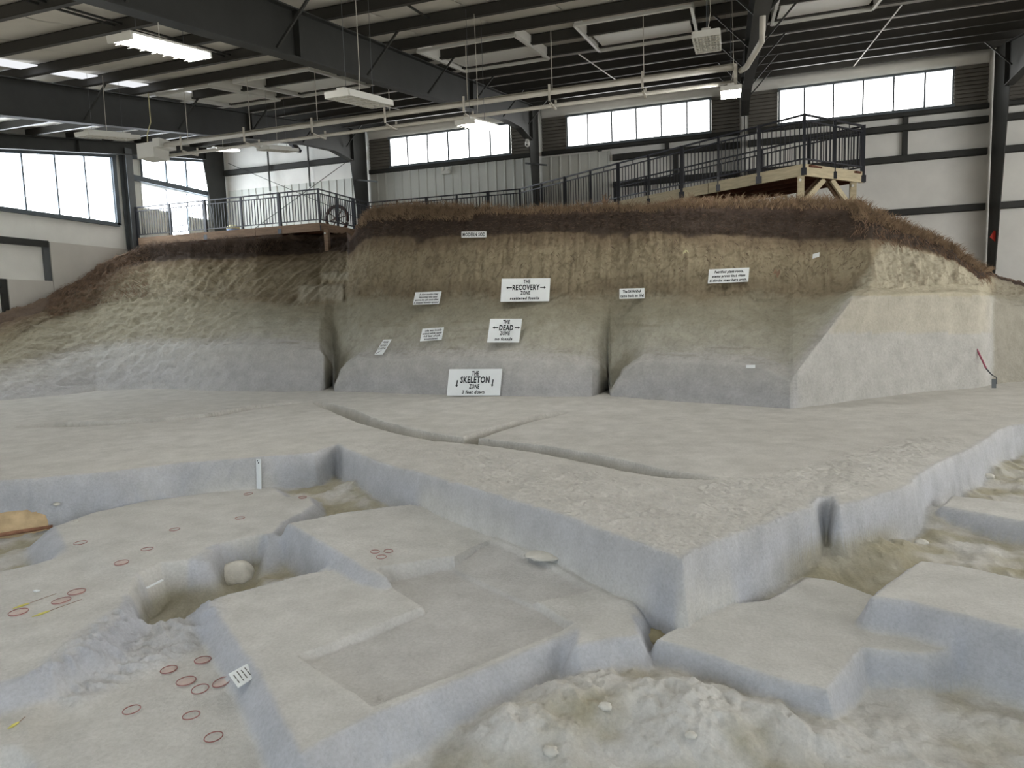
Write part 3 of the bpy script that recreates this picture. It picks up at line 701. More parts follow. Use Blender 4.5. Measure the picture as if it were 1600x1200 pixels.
# ------------------------------------------------------------------ left wall
wl = MB(); Yc = [Y_F, 24.3]
wl.quad_prism([(WALL_X-.25, Y_F, .2), (WALL_X-.05, Y_F, .2), (WALL_X-.05, 24.3, .2), (WALL_X-.25, 24.3, .2)], [(WALL_X-.25, Y_F, roof_z(Y_F)+.3), (WALL_X-.05, Y_F, roof_z(Y_F)+.3), (WALL_X-.05, 24.3, roof_z(24.3)+.3), (WALL_X-.25, 24.3, roof_z(24.3)+.3)])
wall_left = structure(wl.build('wall_left', 'insulation'), 'left end wall with large translucent windows above white boards')
def lbox(y0, y1, z0, z1, name, m, parent, x0=-.05, x1=.0):
    return MB().box(WALL_X+x0, WALL_X+x1, y0, y1, EYE+z0, EYE+z1).build(name, m, parent)
def lpane(y0, y1, zb, parent, m='window_light_left', drop=.52, zt=None, name='pane'):
    z0, z1 = (roof_z(y0)-drop, roof_z(y1)-drop) if zt is None else (EYE+zt, EYE+zt)
    b = EYE+zb
    return MB().quad_prism([(WALL_X-.03, y0, b), (WALL_X-.01, y0, b), (WALL_X-.01, y1, b), (WALL_X-.03, y1, b)], [(WALL_X-.03, y0, z0), (WALL_X-.01, y0, z0), (WALL_X-.01, y1, z1), (WALL_X-.03, y1, z1)]).build(name, m, parent)
def struct_empty(name, loc, label):
    t = bpy.data.objects.new(name, None); COL.objects.link(t); t.location = loc; return structure(t, label)
w4 = struct_empty('window_4', (WALL_X, 17, EYE+3.68), 'large bright window of tall translucent panes on the left wall')
medges = [9.0, 10.1, 11.2, 12.3, 13.4, 14.42, 15.46, 16.54, 17.6, 18.64]
for a, b in zip(medges[:-1], medges[1:]):
    lpane(a+.02, b-.02, 3.68, w4)
for a in medges:
    z1 = roof_z(a)-.5
    MB().box(WALL_X-.03, WALL_X+.03, a-.025, a+.025, EYE+3.68, z1).build('mullion', 'frame_metal', w4)
for zz in (4.16, 4.74, 5.28):
    MB().box(WALL_X-.012, WALL_X-.004, 11.2, 18.6, EYE+zz-.008, EYE+zz+.008).build('glazing_wire', 'galvanized', w4)
lbox(9, 18.75, 3.55, 3.68, 'sill', 'frame_metal', w4, -.05, .08)
lbox(18.64, 18.80, 3.6, 6.3, 'jamb', 'frame_metal', w4, -.05, .08)
m = MB(); m.bar((WALL_X+.02, 9, roof_z(9)-.47), (WALL_X+.02, 18.8, roof_z(18.8)-.47), .14, .10); m.build('head_rail', 'frame_metal', w4)
# wind column between the window and the entrance bay
t = thing('steel_column', (WALL_X+.15, 19.15, EYE+2.2), 'grey steel wall column between the large left window and the entrance', 'column')
MB().box(WALL_X+.0, WALL_X+.30, 19.13, 19.15, EYE+2.0, roof_z(19.1)-.2).build('column_web', 'steel_grey', t)
MB().box(WALL_X+.29, WALL_X+.31, 19.0, 19.28, EYE+2.0, roof_z(19.1)-.2).build('column_flange', 'steel_grey', t)
MB().box(WALL_X-.0, WALL_X+.02, 19.0, 19.28, EYE+2.0, roof_z(19.1)-.2).build('column_flange', 'steel_grey', t)
# entrance bay
w5 = struct_empty('window_5', (WALL_X, 21.6, EYE+5.45), 'bright three pane window above the entrance door')
for a, b in ((19.98, 21.04), (21.1, 22.06), (22.12, 23.22)): lpane(a, b, 5.46, w5, drop=.55)
for a in (19.92, 21.07, 22.09, 23.28): MB().box(WALL_X-.03, WALL_X+.04, a-.035, a+.035, EYE+5.4, roof_z(a)-.5).build('mullion', 'frame_metal', w5)
m = MB(); m.bar((WALL_X+.02, 19.5, roof_z(19.5)-.48), (WALL_X+.02, 23.5, roof_z(23.5)-.48), .14, .12); m.build('head_rail', 'frame_metal', w5)
lbox(19.25, 23.85, 5.28, 5.46, 'girt', 'frame_metal', wall_left, -.05, .14)
w6 = struct_empty('window_6', (WALL_X, 20.5, EYE+4.37), 'bright low window panes on both sides of the entrance door')
lpane(19.92, 21.02, 4.40, w6, zt=5.16); lpane(22.06, 23.16, 4.34, w6, zt=5.2); lpane(21.04, 22.04, 4.9, w6, zt=5.18)
d1 = struct_empty('door_1', (WALL_X, 21.5, EYE+3.2), 'brightly lit glazed entrance door behind the left deck railing')
lpane(21.03, 22.02, 3.15, d1, zt=4.9, name='door_glass'); lbox(21.0, 21.03, 3.1, 5.2, 'door_jamb', 'frame_metal', d1, -.05, .02); lbox(22.02, 22.05, 3.1, 5.2, 'door_jamb', 'frame_metal', d1, -.05, .02)
def lliner(y0, y1, z0, z1, step=.33):
    n = max(1, int((y1-y0)/step)); s = (y1-y0)/n
    for i in range(n):
        a = y0+i*s
        MB().box(WALL_X-.05, WALL_X-.02, a, a+s-.004, EYE+z0, EYE+z1).box(WALL_X-.03, WALL_X+.005, a+s-.06, a+s-.02, EYE+z0, EYE+z1).build('liner_panel', 'liner', wall_left)
lliner(19.25, 19.9, 3.0, 6.1); lliner(19.9, 21.0, 3.0, 4.38); lliner(22.06, 23.2, 3.0, 4.32); lliner(23.2, 23.9, 3.0, 6.6)
# white boards and exposed steel lower down
lbox(16.05, 18.95, .2, 2.78, 'white_board_panel', 'white_board', wall_left, -.05, .08)
lbox(14.62, 16.03, -.6, 1.55, 'white_board_panel', 'white_board', wall_left, -.05, .08)
lbox(13.3, 14.58, -.9, .50, 'white_board_panel', 'white_board', wall_left, -.05, .08)
lbox(15.86, 16.04, 1.55, 2.76, 'steel_post', 'steel_grey', wall_left, -.05, .05)
lbox(13.0, 16.0, 2.60, 2.80, 'girt', 'steel_dark', wall_left, -.05, .10)
lbox(14.44, 14.60, .52, 1.56, 'steel_post', 'steel_dark', wall_left, -.05, .05)
lbox(13.3, 14.5, 1.15, 1.3, 'girt', 'steel_dark', wall_left, -.05, .08)
# right end wall (outside the photograph, closes the shed) with an added window strip that brightens the room
wr = MB(); wr.quad_prism([(X_R-.2, Y_F, .2), (X_R, Y_F, .2), (X_R, 24.3, .2), (X_R-.2, 24.3, .2)], [(X_R-.2, Y_F, roof_z(Y_F)+.3), (X_R, Y_F, roof_z(Y_F)+.3), (X_R, 24.3, roof_z(24.3)+.3), (X_R-.2, 24.3, roof_z(24.3)+.3)])
wall_right = structure(wr.build('wall_right', 'insulation'), 'right end wall of white faced insulation')
w7 = struct_empty('window_7', (X_R-.2, 9, EYE+.9), 'added window of tall glowing panes on the unseen right end wall, lighting the shed from that side')
for k in range(17):
    a, b = -3+k*1.2, -3+(k+1)*1.2
    MB().quad_prism([(X_R-.26, a+.03, EYE+.6), (X_R-.24, a+.03, EYE+.6), (X_R-.24, b-.03, EYE+.6), (X_R-.26, b-.03, EYE+.6)], [(X_R-.26, a+.03, roof_z(a)-.6), (X_R-.24, a+.03, roof_z(a)-.6), (X_R-.24, b-.03, roof_z(b)-.6), (X_R-.26, b-.03, roof_z(b)-.6)]).build('pane', 'window_light_right', w7)
    MB().box(X_R-.28, X_R-.2, a-.03, a+.03, EYE+.6, roof_z(a)-.6).build('mullion', 'frame_metal', w7)

# ------------------------------------------------------------------ hanging fluorescent fixtures
SL = Vector((0, 1, .17)).normalized(); SN = Vector((0, -.17, 1)).normalized(); SXV = Vector((1, 0, 0))
def fixture(P, lit, label, L=1.25, w=.36, group=None):
    """P: near end centre, relative to the eye"""
    a = Vector(up(P)); b = a+SL*L; c = (a+b)/2
    t = thing('fluorescent_light', tuple(c), label, 'ceiling light', group)
    def slab(x0, x1, s0, s1, h0, h1, name, m, par=t):
        q = lambda x, s, h: tuple(a+SXV*x+SL*s+SN*h)
        return MB().quad_prism([q(x0, s0, h0), q(x1, s0, h0), q(x1, s1, h0), q(x0, s1, h0)], [q(x0, s0, h1), q(x1, s0, h1), q(x1, s1, h1), q(x0, s1, h1)]).build(name, m, par)
    body = slab(-w/2, w/2, 0, L, .03, .05, 'reflector', 'white_metal')
    slab(-.06, .06, .1, L-.1, .05, .10, 'ballast_box', 'white_metal')
    for s in (() if lit else (-1, 1)): slab(s*w/2-.012, s*w/2+.012, 0, L, -.03, .045, 'side_lip', 'white_metal')
    slab(-w/2, w/2, -.02, .01, -.03, .05, 'end_cap', 'white_metal'); slab(-w/2, w/2, L-.01, L+.02, -.03, .05, 'end_cap', 'white_metal')
    for k in range(4):
        x = -w/2+w*(k+.5)/4
        if lit: slab(x-.036, x+.036, .02, L-.02, -.012, .018, 'tube_lamp', 'lamp_light')
        else: MB().tube([a+SXV*x+SL*.03, a+SXV*x+SL*(L-.03)], .016, 6).build('tube_lamp', 'white_metal', t)
        if k < 3: slab(x+w/8-.005, x+w/8+.005, .02, L-.02, -.005, .03, 'reflector_fin', 'white_metal', body)
    g = MB()
    for k in range(7):
        s = L*(k+.5)/7
        g.bar(tuple(a+SXV*(-w/2)+SL*s+SN*-.032), tuple(a+SXV*(w/2)+SL*s+SN*-.032), .006, .006)
    g.bar(tuple(a+SXV*(-w/4)+SN*-.034), tuple(a+SXV*(-w/4)+SL*L+SN*-.034), .006, .006).bar(tuple(a+SXV*(w/4)+SN*-.034), tuple(a+SXV*(w/4)+SL*L+SN*-.034), .006, .006)
    g.build('wire_guard', 'galvanized', t)
    for s in (.25, L-.25):
        p = a+SL*s+SN*.1; z = roof_z(p.y)
        MB().tube([tuple(p), (p.x, p.y, z)], .0035, 4).build('hanger_cable', 'steel_grey', t)
    p = a+SL*.6+SN*.1
    MB().tube([tuple(p), (p.x+.05, p.y-.05, p.z+.3), (p.x+.02, p.y, roof_z(p.y))], .005, 5).build('power_cord', 'galvanized', t)
    return t
fixture((-6.60, 6.29, 3.28), True, 'large lit fluorescent fixture hanging at upper left')
fixture((-4.92, 8.08, 2.97), False, 'unlit fluorescent fixture hanging below the long central roof beam')
fixture((-12.2, 10.51, 3.84), False, 'unlit fluorescent fixture hanging in front of the large left window')
fixture((-17.03, 19.65, 6.05), True, 'small lit fluorescent fixture near the far left corner column')
fixture((-10.97, 14.44, 4.30), False, 'unlit fluorescent fixture in front of the left insulated bay')
fixture((-4.21, 10.87, 3.24), True, 'lit fluorescent fixture glaring over the first clerestory window')
fixture(ray(1142, 138)*11.8, True, 'lit fluorescent fixture seen end on below the tube heater end', w=.36)
fixture(ray(1103, 53)*9.3, False, 'unlit fluorescent fixture seen end on at the middle roof beam', w=.36)
for x, y in ((-3.5, 1.2), (.6, 4.8), (6.0, 6.0), (9.5, 11.5), (-12.5, 4.0), (9.5, 4.0), (-17.0, 8.0)):  # unseen extra fixtures, added to brighten the ground
    fixture((x, y, 2.5+.17*y), True, 'added fluorescent fill light overhead outside the view', group='added fill lights overhead outside the view')

# ------------------------------------------------------------------ radiant tube heater
t = thing('tube_heater', (-12.9, 13.0, EYE+4.2), 'long radiant tube heater with two pipes slung under the roof beams', 'heater')
hz = EYE+4.19
MB().box(-13.25, -12.75, 12.82, 13.28, hz-.24, hz+.10).build('burner_box', 'white_metal', t)
MB().box(-12.75, -12.55, 12.80, 13.30, hz-.02, hz+.16).build('box_collar', 'white_metal', t)
MB().tube([(-12.75, 12.95, hz+.02), (.12, 12.95, hz+.02)], .045, 10).build('heater_tube', 'galvanized', t, True)
MB().tube([(-12.75, 13.30, hz-.12), (.12, 13.30, hz-.12)], .036, 10).build('heater_tube', 'galvanized', t, True)
MB().quad_prism([(-12.5, 12.88, hz+.05), (-12.5, 12.95, hz+.085), (-12.5, 13.02, hz+.05), (-12.5, 12.95, hz+.095)], [(.1, 12.88, hz+.05), (.1, 12.95, hz+.085), (.1, 13.02, hz+.05), (.1, 12.95, hz+.095)]).build('heater_reflector', 'galvanized', t)
for x in np.arange(-12.0, .2, 1.75):
    o = MB().box(x-.02, x+.02, 12.86, 13.38, hz-.19, hz-.16).box(x-.02, x+.02, 12.86, 12.88, hz-.19, hz+.15).box(x-.02, x+.02, 13.36, 13.38, hz-.19, hz).build('tube_bracket', 'galvanized', t)
    MB().tube([(x, 13.1, hz+.1), (x, 13.1, roof_z(13.1))], .008, 5).build('hanger_chain', 'galvanized', t)
MB().box(.08, .14, 12.88, 13.36, hz-.17, hz+.06).build('end_box', 'galvanized', t)
MB().tube([(-13.1, 13.0, hz+.1), (-13.08, 13.0, hz+.35), (-12.95, 13.0, hz+.6), (-12.95, 13.0, roof_z(13))], .012, 6).build('gas_hose', 'cord', t)
pA = on_y(1190, 65, 11.6)
t = MB().tube([(.2, 13.1, hz), tuple(Vector(up(on_y(1166, 105, 12.7)))), up(pA), (pA[0]+.01, pA[1]-.03, pA[2]+EYE+.15), (pA[0]+.02, pA[1], roof_z(11.6)-.05)], .048, 10).build('exhaust_pipe', 'steel_grey', None, True)
t.data.materials[0] = MATS['galvanized']
tag(t, 'bent grey exhaust pipe dropping from the roof at upper right', 'pipe')

# ------------------------------------------------------------------ small fittings on steel and walls
t = thing('security_camera', up(on_y(824, 225, 22.7)), 'small white security camera on the central column', 'camera')
p = Vector(up(on_y(824, 222, 22.75)))
MB().box(p.x-.05, p.x+.05, p.y-.05, p.y+.15, p.z, p.z+.10).build('mount', 'white_metal', t)
MB().tube([(p.x, p.y, p.z+.02), (p.x, p.y, p.z-.06), (p.x, p.y, p.z-.13), (p.x, p.y, p.z-.17)], [.075, .085, .07, .02], 12).build('dome', 'white_metal', t, True)
MB().tube([(p.x, p.y-.06, p.z-.1), (p.x, p.y-.09, p.z-.11)], .025, 8).build('lens', 'black_metal', t)
t = thing('floodlight', up(on_y(463, 230, 20.5)), 'dark tilted floodlight under the left roof beam', 'floodlight')
a = Vector(up(on_y(456, 224, 20.5))); b = Vector(up(on_y(466, 236, 20.4)))
MB().bar(a, b, .26, .10).build('lamp_head', 'black_metal', t); MB().bar(a+Vector((0, 0, .25)), a, .03, .03).build('bracket', 'black_metal', t)
t = thing('emergency_light', up(on_y(697, 268, 23.95)), 'small white emergency light on the ribbed wall below the first clerestory window', 'light')
p = Vector(up(on_y(697, 269, 23.93)))
MB().box(p.x-.16, p.x+.16, p.y-.06, p.y+.08, p.z-.07, p.z+.07).build('case', 'white_metal', t)
for s in (-1, 1): MB().tube([(p.x+s*.09, p.y-.05, p.z+.09), (p.x+s*.09, p.y-.12, p.z+.10)], [.04, .06], 10).build('lamp_head', 'white_metal', t)
for px, py, Y, lab in ((573, 282, 23.2, 'thin light strut across the left haunched column'), (838, 256, 23.2, 'thin light strut across the central column')):
    a = Vector(up(on_y(px-17, py-1, Y-.1))); b = Vector(up(on_y(px+17, py+2, Y-.1)))
    tag(MB().bar(a, b, .05, .05).build('bracket_strut', 'steel_grey'), lab, 'bracket')
p = Vector(up(on_y(1553, 370, 23.4)))
t = MB().quad_prism([(p.x-.10, p.y, p.z), (p.x, p.y, p.z+.19), (p.x+.12, p.y, p.z+.08), (p.x+.06, p.y, p.z-.17)], [(p.x-.10, p.y+.02, p.z), (p.x, p.y+.02, p.z+.19), (p.x+.12, p.y+.02, p.z+.08), (p.x+.06, p.y+.02, p.z-.17)]).build('red_tag', 'red')
tag(t, 'small red tag tied to the right steel column', 'tag')

# ------------------------------------------------------------------ boardwalk decks and railings
ZD, ZR = EYE+3.17, EYE+4.25
def railing(pts, label, n_posts, wood=False, last=True, first=True):
    pts = [Vector((p[0], p[1], 0)) for p in pts]; a, b = pts
    t = thing('railing', (a.x, a.y, ZD), label, 'railing', 'black metal railings of the boardwalk')
    d = (b-a); L = d.length; d.normalize()
    Z = lambda z: Vector((0, 0, z))
    for z, h in ((ZR, .04), (ZR-.13, .03), (ZD+.12, .03)):
        MB().bar(a+Z(z), b+Z(z), .04, h).build({0: 'top_rail', 1: 'second_rail', 2: 'bottom_rail'}[[ZR, ZR-.13, ZD+.12].index(z)], 'black_metal', t)
    posts = [L*k/n_posts for k in range(n_posts+1)]
    for k, s in enumerate(posts):
        if (k == 0 and not first) or (k == n_posts and not last): continue
        big = .09 if k % 2 == 0 else .06
        p = a+d*s; po = MB().bar(p+Z(ZD-.22), p+Z(ZR+.02), big, big).build('post', 'black_metal', t)
        MB().bar(p+Z(ZD-.24), p+Z(ZD-.08), big+.05, big+.05).build('post_bracket', 'black_metal', po)
    n = int(L/.112)
    for k in range(1, n):
        s = L*k/n
        if min(abs(s-q) for q in posts) < .05: continue
        p = a+d*s; MB().bar(p+Z(ZD+.12), p+Z(ZR-.13), .021, .021).build('baluster', 'black_metal', t)
    m = int(L/.55)
    for k in range(1, m):
        p = a+d*(L*k/m); MB().bar(p+Z(ZR-.13), p+Z(ZR), .02, .02).build('rail_spacer', 'black_metal', t)
    return t
P0 = (-20.15, 19.22); P1 = (-12.6, 19.22); P2 = (-12.5, 22.25); P3 = (-6.74, 22.3)
q = on_z(1257, 179, 4.25); P4 = (q[0], q[1]); q = on_z(1349, 197, 4.25); P5 = (q[0], q[1])
dR = Vector((P4[0]-P3[0], P4[1]-P3[1])).normalized(); P6 = (P5[0]-dR.x*8.0, P5[1]-dR.y*8.0)
railing((P0, P1), 'black metal railing along the front of the left deck', 5)
railing((P1, P2), 'black metal railing along the receding right side of the left deck', 3, first=False)
railing((P2, P3), 'black metal railing low above the grassy sod in the middle', 5, first=False)
railing((P3, P4), 'black metal railing along the long walkway rising to the right platform', 9, first=False)
railing((P4, P5), 'black metal railing at the end of the right platform', 2, first=False)
railing((P5, P6), 'black metal railing behind the walkway to the right platform', 6, first=False)

def deck(name, outline, front, label, wood, joist_dir, posts, caps=True):
    """outline: plan polygon; front: list of edges that carry a fascia board"""
    t = thing(name, (outline[0][0], outline[0][1], ZD-.25), label, 'deck')
    for a, b in front:
        L = Vector((b[0]-a[0], b[1]-a[1], 0)); n = max(1, int(round(L.length/2.4)))
        for k in range(n):
            p0 = Vector((a[0], a[1], ZD-.12))+L*(k/n); p1 = Vector((a[0], a[1], ZD-.12))+L*((k+1)/n-.002)
            MB().bar(p0, p1, .045, .26).build('fascia_board', wood, t)
    # planks across and joists under, clipped to the convex outline
    def clip(o, d):
        ts = []
        n = len(outline)
        for i in range(n):
            ax, ay = outline[i]; bx, by_ = outline[(i+1) % n]; ex, ey = bx-ax, by_-ay; den = d[0]*ey-d[1]*ex
            if abs(den) < 1e-9: continue
            tt = ((ax-o[0])*ey-(ay-o[1])*ex)/den; uu = ((ax-o[0])*d[1]-(ay-o[1])*d[0])/den
            if -1e-6 <= uu <= 1+1e-6: ts.append(tt)
        return (min(ts), max(ts)) if len(ts) >= 2 else None
    jd = Vector(joist_dir).normalized(); pd = Vector((-jd.y, jd.x))
    ctr = Vector((sum(p[0] for p in outline)/len(outline), sum(p[1] for p in outline)/len(outline)))
    for s in np.arange(-8, 8, .24):
        o = ctr+jd*s; c = clip(o, pd)
        if c and c[1]-c[0] > .3:
            a = o+pd*(c[0]+.14); b = o+pd*(c[1]-.14); MB().bar((a.x, a.y, ZD-.03), (b.x, b.y, ZD-.03), .225, .04).build('deck_plank', wood if wood == 'wood_old' else 'wood_under', t)
    for s in np.arange(-4, 4, .5):
        o = ctr+pd*s; c = clip(o, jd)
        if c and c[1]-c[0] > .4:
            a = o+jd*(c[0]+.06); b = o+jd*(c[1]-.06); MB().bar((a.x, a.y, ZD-.14), (b.x, b.y, ZD-.14), .05, .19).build('joist', 'wood_under', t)
    for x, y, z0, m_ in posts:
        po = MB().bar((x, y, z0), (x, y, ZD-.2), .14, .14).build('support_post', m_, t)
        if caps: MB().tube([(x-.02, y-.07, ZD-.33), (x-.02, y-.10, ZD-.33)], .03, 8).build('bolt_cap', 'bolt', po)
    return t
SOD = EYE+2.35
deck('boardwalk_deck', [(-20.08, 19.2), (-12.58, 19.2), (-12.48, 23.5), (-20.08, 23.5)], [((-20.08, 19.18), (-12.56, 19.18)), ((-12.56, 19.18), (-12.46, 22.2))], 'weathered brown wooden deck at left in front of the entrance', 'wood_old', (1, 0), [(-12.42, 19.30, EYE+1.5, 'wood_old'), (-13.9, 19.5, SOD, 'wood_old'), (-20.0, 19.25, EYE+2.2, 'wood_old'), (-12.4, 21.0, SOD, 'wood_old'), (-16.5, 20.2, SOD, 'wood_old')])
nrm = Vector((-dR.y, dR.x))
if nrm.y < 0: nrm = -nrm
P4b = (P4[0]+.03, P4[1]-.03)
walk = deck('walkway_deck', [P3, P4, P5, P6, (P3[0]-.2, 23.9)], [(P3, P4), (P4, P5)], 'new timber walkway and platform deck on posts at upper right', 'wood_new', (dR.x, dR.y), [(P4[0]-.05, P4[1]+.12, SOD-.3, 'wood_new'), (P5[0]-.22, P5[1]-.12, SOD-.5, 'wood_new'), (P4[0]-3.2*dR.x, P4[1]-3.2*dR.y+.1, SOD-.2, 'wood_new'), (P4[0]-5.8*dR.x, P4[1]-5.8*dR.y+.1, SOD-.2, 'wood_new'), (P6[0]+dR.x*6, P6[1]+dR.y*6, SOD, 'wood_new'), (P6[0]+dR.x*3.5, P6[1]+dR.y*3.5, SOD, 'wood_new')])
e = Vector((P5[0]-P4[0], P5[1]-P4[1])).normalized()
A = Vector((P4[0]-.05, P4[1]+.12)); B = Vector((P5[0]-.22, P5[1]-.12))
for o, s in ((A, 1), (B, -1)):
    b0 = o+e*s*.12; b1 = o+e*s*.85
    MB().bar((b0.x, b0.y, SOD+.02), (b1.x, b1.y, ZD-.24), .05, .13).build('knee_brace', 'wood_new', walk)
    MB().bar((b0.x-dR.x*.12, b0.y-dR.y*.12, SOD+.02), (b1.x-dR.x*.12, b1.y-dR.y*.12, ZD-.24), .05, .13).build('knee_brace', 'wood_old', walk)
# iron wheel standing on the left deck
c = Vector(up(on_y(527, 346, 21.6)))
t = thing('iron_wheel', (c.x, c.y, ZD), 'rusty iron wheel standing on the left deck behind its railing', 'wheel')
cz = ZD+.50
ring = [(c.x+.44*math.cos(a), c.y+.1*math.sin(a*0), cz+.44*math.sin(a)) for a in np.linspace(0, 2*math.pi, 28, endpoint=False)]
MB().tube(ring, .06, 8, True).build('rim', 'rust', t, True)
MB().tube([(c.x, c.y-.08, cz), (c.x, c.y+.08, cz)], .07, 10).build('hub', 'rust', t)
for k in range(4):
    a = math.pi*k/4+.2
    MB().bar((c.x-.42*math.cos(a), c.y, cz-.42*math.sin(a)), (c.x+.42*math.cos(a), c.y, cz+.42*math.sin(a)), .03, .03).build('spoke', 'rust', t)
# bin by the corner column
p = Vector((-19.0, 22.8, ZD))
t = thing('waste_bin', tuple(p), 'small blue grey bin with pale lid behind the left railing', 'bin')
MB().tube([(p.x, p.y, p.z), (p.x, p.y, p.z+.65)], [.2, .25], 12).build('body', 'blue_plastic', t, True)
MB().tube([(p.x, p.y, p.z+.65), (p.x, p.y, p.z+.72), (p.x, p.y, p.z+.80)], [.27, .26, .12], 12).build('lid', 'cord', t, True)

# ------------------------------------------------------------------ signs
bv = BP[:, :int(np.searchsorted(VPAR, 5.0))].reshape(-1, 3); bvx, bvy = project(bv); bdep = bv@_f
def front_depth(x0, x1, y0, y1):
    m = (bvx > x0) & (bvx < x1) & (bvy > y0) & (bvy < y1); return float(bdep[m].min())
_dg = None
def text_mesh(s, bold=.036):
    cu = bpy.data.curves.new('lettering', 'FONT'); cu.body = s; cu.size = 1; cu.resolution_u = 2; cu.offset = bold; cu.space_character = 1.12
    ob = bpy.data.objects.new('lettering', cu); COL.objects.link(ob)
    bpy.context.view_layer.update(); dg = bpy.context.evaluated_depsgraph_get()
    me = bpy.data.meshes.new_from_object(ob.evaluated_get(dg)); bpy.data.objects.remove(ob); bpy.data.curves.remove(cu)
    v = np.array([x.co[:2] for x in me.vertices]); f = [tuple(p.vertices) for p in me.polygons]; bpy.data.meshes.remove(me)
    return v, f
def sign(corners, label, lines, arrows=(), depth=None, lean=.06, name='sign', ink='ink', skew=0., rest=None):
    """corners TL,TR,BR,BL in photo pixels; lines: (text, centre u, baseline v, height v, width u, italic)"""
    xs = [c[0] for c in corners]; ysn = [c[1] for c in corners]
    d = depth if depth is not None else front_depth(min(xs)-1, max(xs)+1, min(ysn)-1, max(ysn)+1)-.05
    h = (max(ysn)-min(ysn))*d/F_PX
    pt = lambda c, dd: Vector(up(ray(*c)*dd))
    TL, TR, BR, BL = pt(corners[0], d+lean*h), pt(corners[1], d+lean*h), pt(corners[2], d), pt(corners[3], d)
    U = ((BR-BL)+(TR-TL))/2; V = ((TL-BL)+(TR-BR))/2; O = (TL+TR+BL+BR)/4-U/2-V/2
    N = U.cross(V).normalized()
    if N.dot(Vector(tuple(-ray(*corners[0])))) < 0: N = -N
    t = thing(name, tuple(O+U/2), label, 'sign')
    MB().quad_prism([O, O+U, O+U+V, O+V], [O-N*.012, O+U-N*.012, O+U+V-N*.012, O+V-N*.012]).build('board', 'sign_white', t)
    for (s, cu_, bvv, hv, wu, it) in lines:
        v, f = text_mesh(s); lo = v.min(0); hi = v.max(0)
        a = (v[:, 0]-lo[0])/(hi[0]-lo[0])-.5; cap = .72; b = (v[:, 1])/cap
        pts = [tuple(O+U*(cu_+a[i]*wu+(it*b[i]*hv if it else 0))+V*(bvv+b[i]*hv)+N*.004) for i in range(len(v))]
        m = MB(); m.v = pts; m.f = f; m.build('lettering', ink, t)
    for (u0, v0, u1, v1, w) in arrows:
        p0 = O+U*u0+V*v0+N*.004; p1 = O+U*u1+V*v1+N*.004; dd = (p1-p0); L = dd.length; dd.normalize(); sd = N.cross(dd)
        ww = w*V.length; hp = p1-dd*min(L*.35, ww*1.6)
        m = MB(); m.v = [tuple(x) for x in (p0-sd*ww*.4, hp-sd*ww*.4, hp-sd*ww, p1, hp+sd*ww, hp+sd*ww*.4, p0+sd*ww*.4)]; m.f = [(0, 1, 2, 3, 4, 5, 6)]; m.build('arrow', 'ink', t)
    return t
sign([(784, 436), (860, 434), (858, 471), (782, 471)], 'white sign reading THE RECOVERY ZONE scattered fossils on the upper bank', [('THE', .52, .78, .17, .14, 0), ('RECOVERY', .51, .50, .23, .56, 0), ('ZONE', .50, .29, .16, .20, 0), ('scattered fossils', .49, .09, .11, .60, .05)], [(.22, .60, .10, .60, .055), (.80, .60, .92, .60, .055)])
sign([(766, 498), (816, 498), (811, 535), (761, 535)], 'white sign reading THE DEAD ZONE no fossils on the sloping olive band', [('THE', .52, .79, .16, .21, 0), ('DEAD', .54, .51, .23, .44, 0), ('ZONE', .52, .31, .16, .31, 0), ('no fossils', .50, .09, .12, .54, .08)], [(.29, .62, .11, .62, .06), (.80, .62, .97, .62, .06)])
sign([(702, 577), (785, 576), (781, 618), (698, 618)], 'large white sign reading THE SKELETON ZONE 3 feet down at the bank foot', [('THE', .50, .76, .16, .13, 0), ('SKELETON', .505, .48, .24, .55, 0), ('ZONE', .50, .27, .16, .19, 0), ('3 feet down', .49, .07, .13, .42, .06)], [(.175, .58, .165, .31, .055), (.845, .60, .835, .32, .055)])
sign([(721, 362), (760, 361), (760, 371), (721, 371)], 'small white sign reading MODERN SOD on the dark soil layer', [('MODERN SOD', .5, .2, .6, .9, 0)])
sign([(649, 457), (690, 455), (686, 475), (645, 476)], 'white sign about a slow moving river on the bank left of centre', [('A slow moving river', .53, .74, .15, .72, .06), ('deposited this sand', .52, .52, .15, .70, .06), ('above the ash soon after', .50, .30, .15, .88, .06), ('it stopped blowing around', .49, .08, .15, .93, .06)], ink='ink')
sign([(968, 451), (1007, 450), (1007, 466), (968, 467)], 'small white sign reading The SAVANNA came back to life', [('The SAVANNA', .5, .57, .28, .74, 0), ('came back to life!', .5, .15, .28, .94, 0)])
sign([(1108, 421), (1171, 418), (1169, 440), (1106, 443)], 'white sign about petrified plant roots on the upper right bank', [('Petrified plant roots,', .5, .70, .18, .72, .04), ('stems prove that grass', .5, .40, .18, .82, .04), ('& shrubs grew here again.', .5, .10, .18, .93, .04)])
sign([(660, 514), (694, 511), (690, 531), (656, 533)], 'white sign about life being locally extinct left of the dead zone sign', [('Life was locally', .53, .75, .15, .76, .06), ('extinct while upper', .5, .52, .15, .9, .06), ('4-8 feet of ash', .5, .30, .15, .76, .06), ('accumulated.', .5, .08, .14, .62, .06)])
sign([(599, 531), (612, 530), (598, 554), (585, 554)], 'narrow slanted white sign with an arrow above the left notch', [('FOSSIL', .5, .76, .13, .62, 0), ('RODENT', .5, .54, .13, .78, 0), ('BURROW', .5, .33, .13, .86, 0)], [(.55, .28, .15, .06, .03)], lean=.3, ink='ink_faded')
sign([(1270, 397), (1281, 394), (1280, 401), (1270, 404)], 'tiny tilted white tag pinned below the sod at upper right', [], name='tag_card')
sign([(1166, 570), (1180, 570), (1180, 575), (1166, 575)], 'tiny white tag on the ash step at right of the second notch', [], name='tag_card')

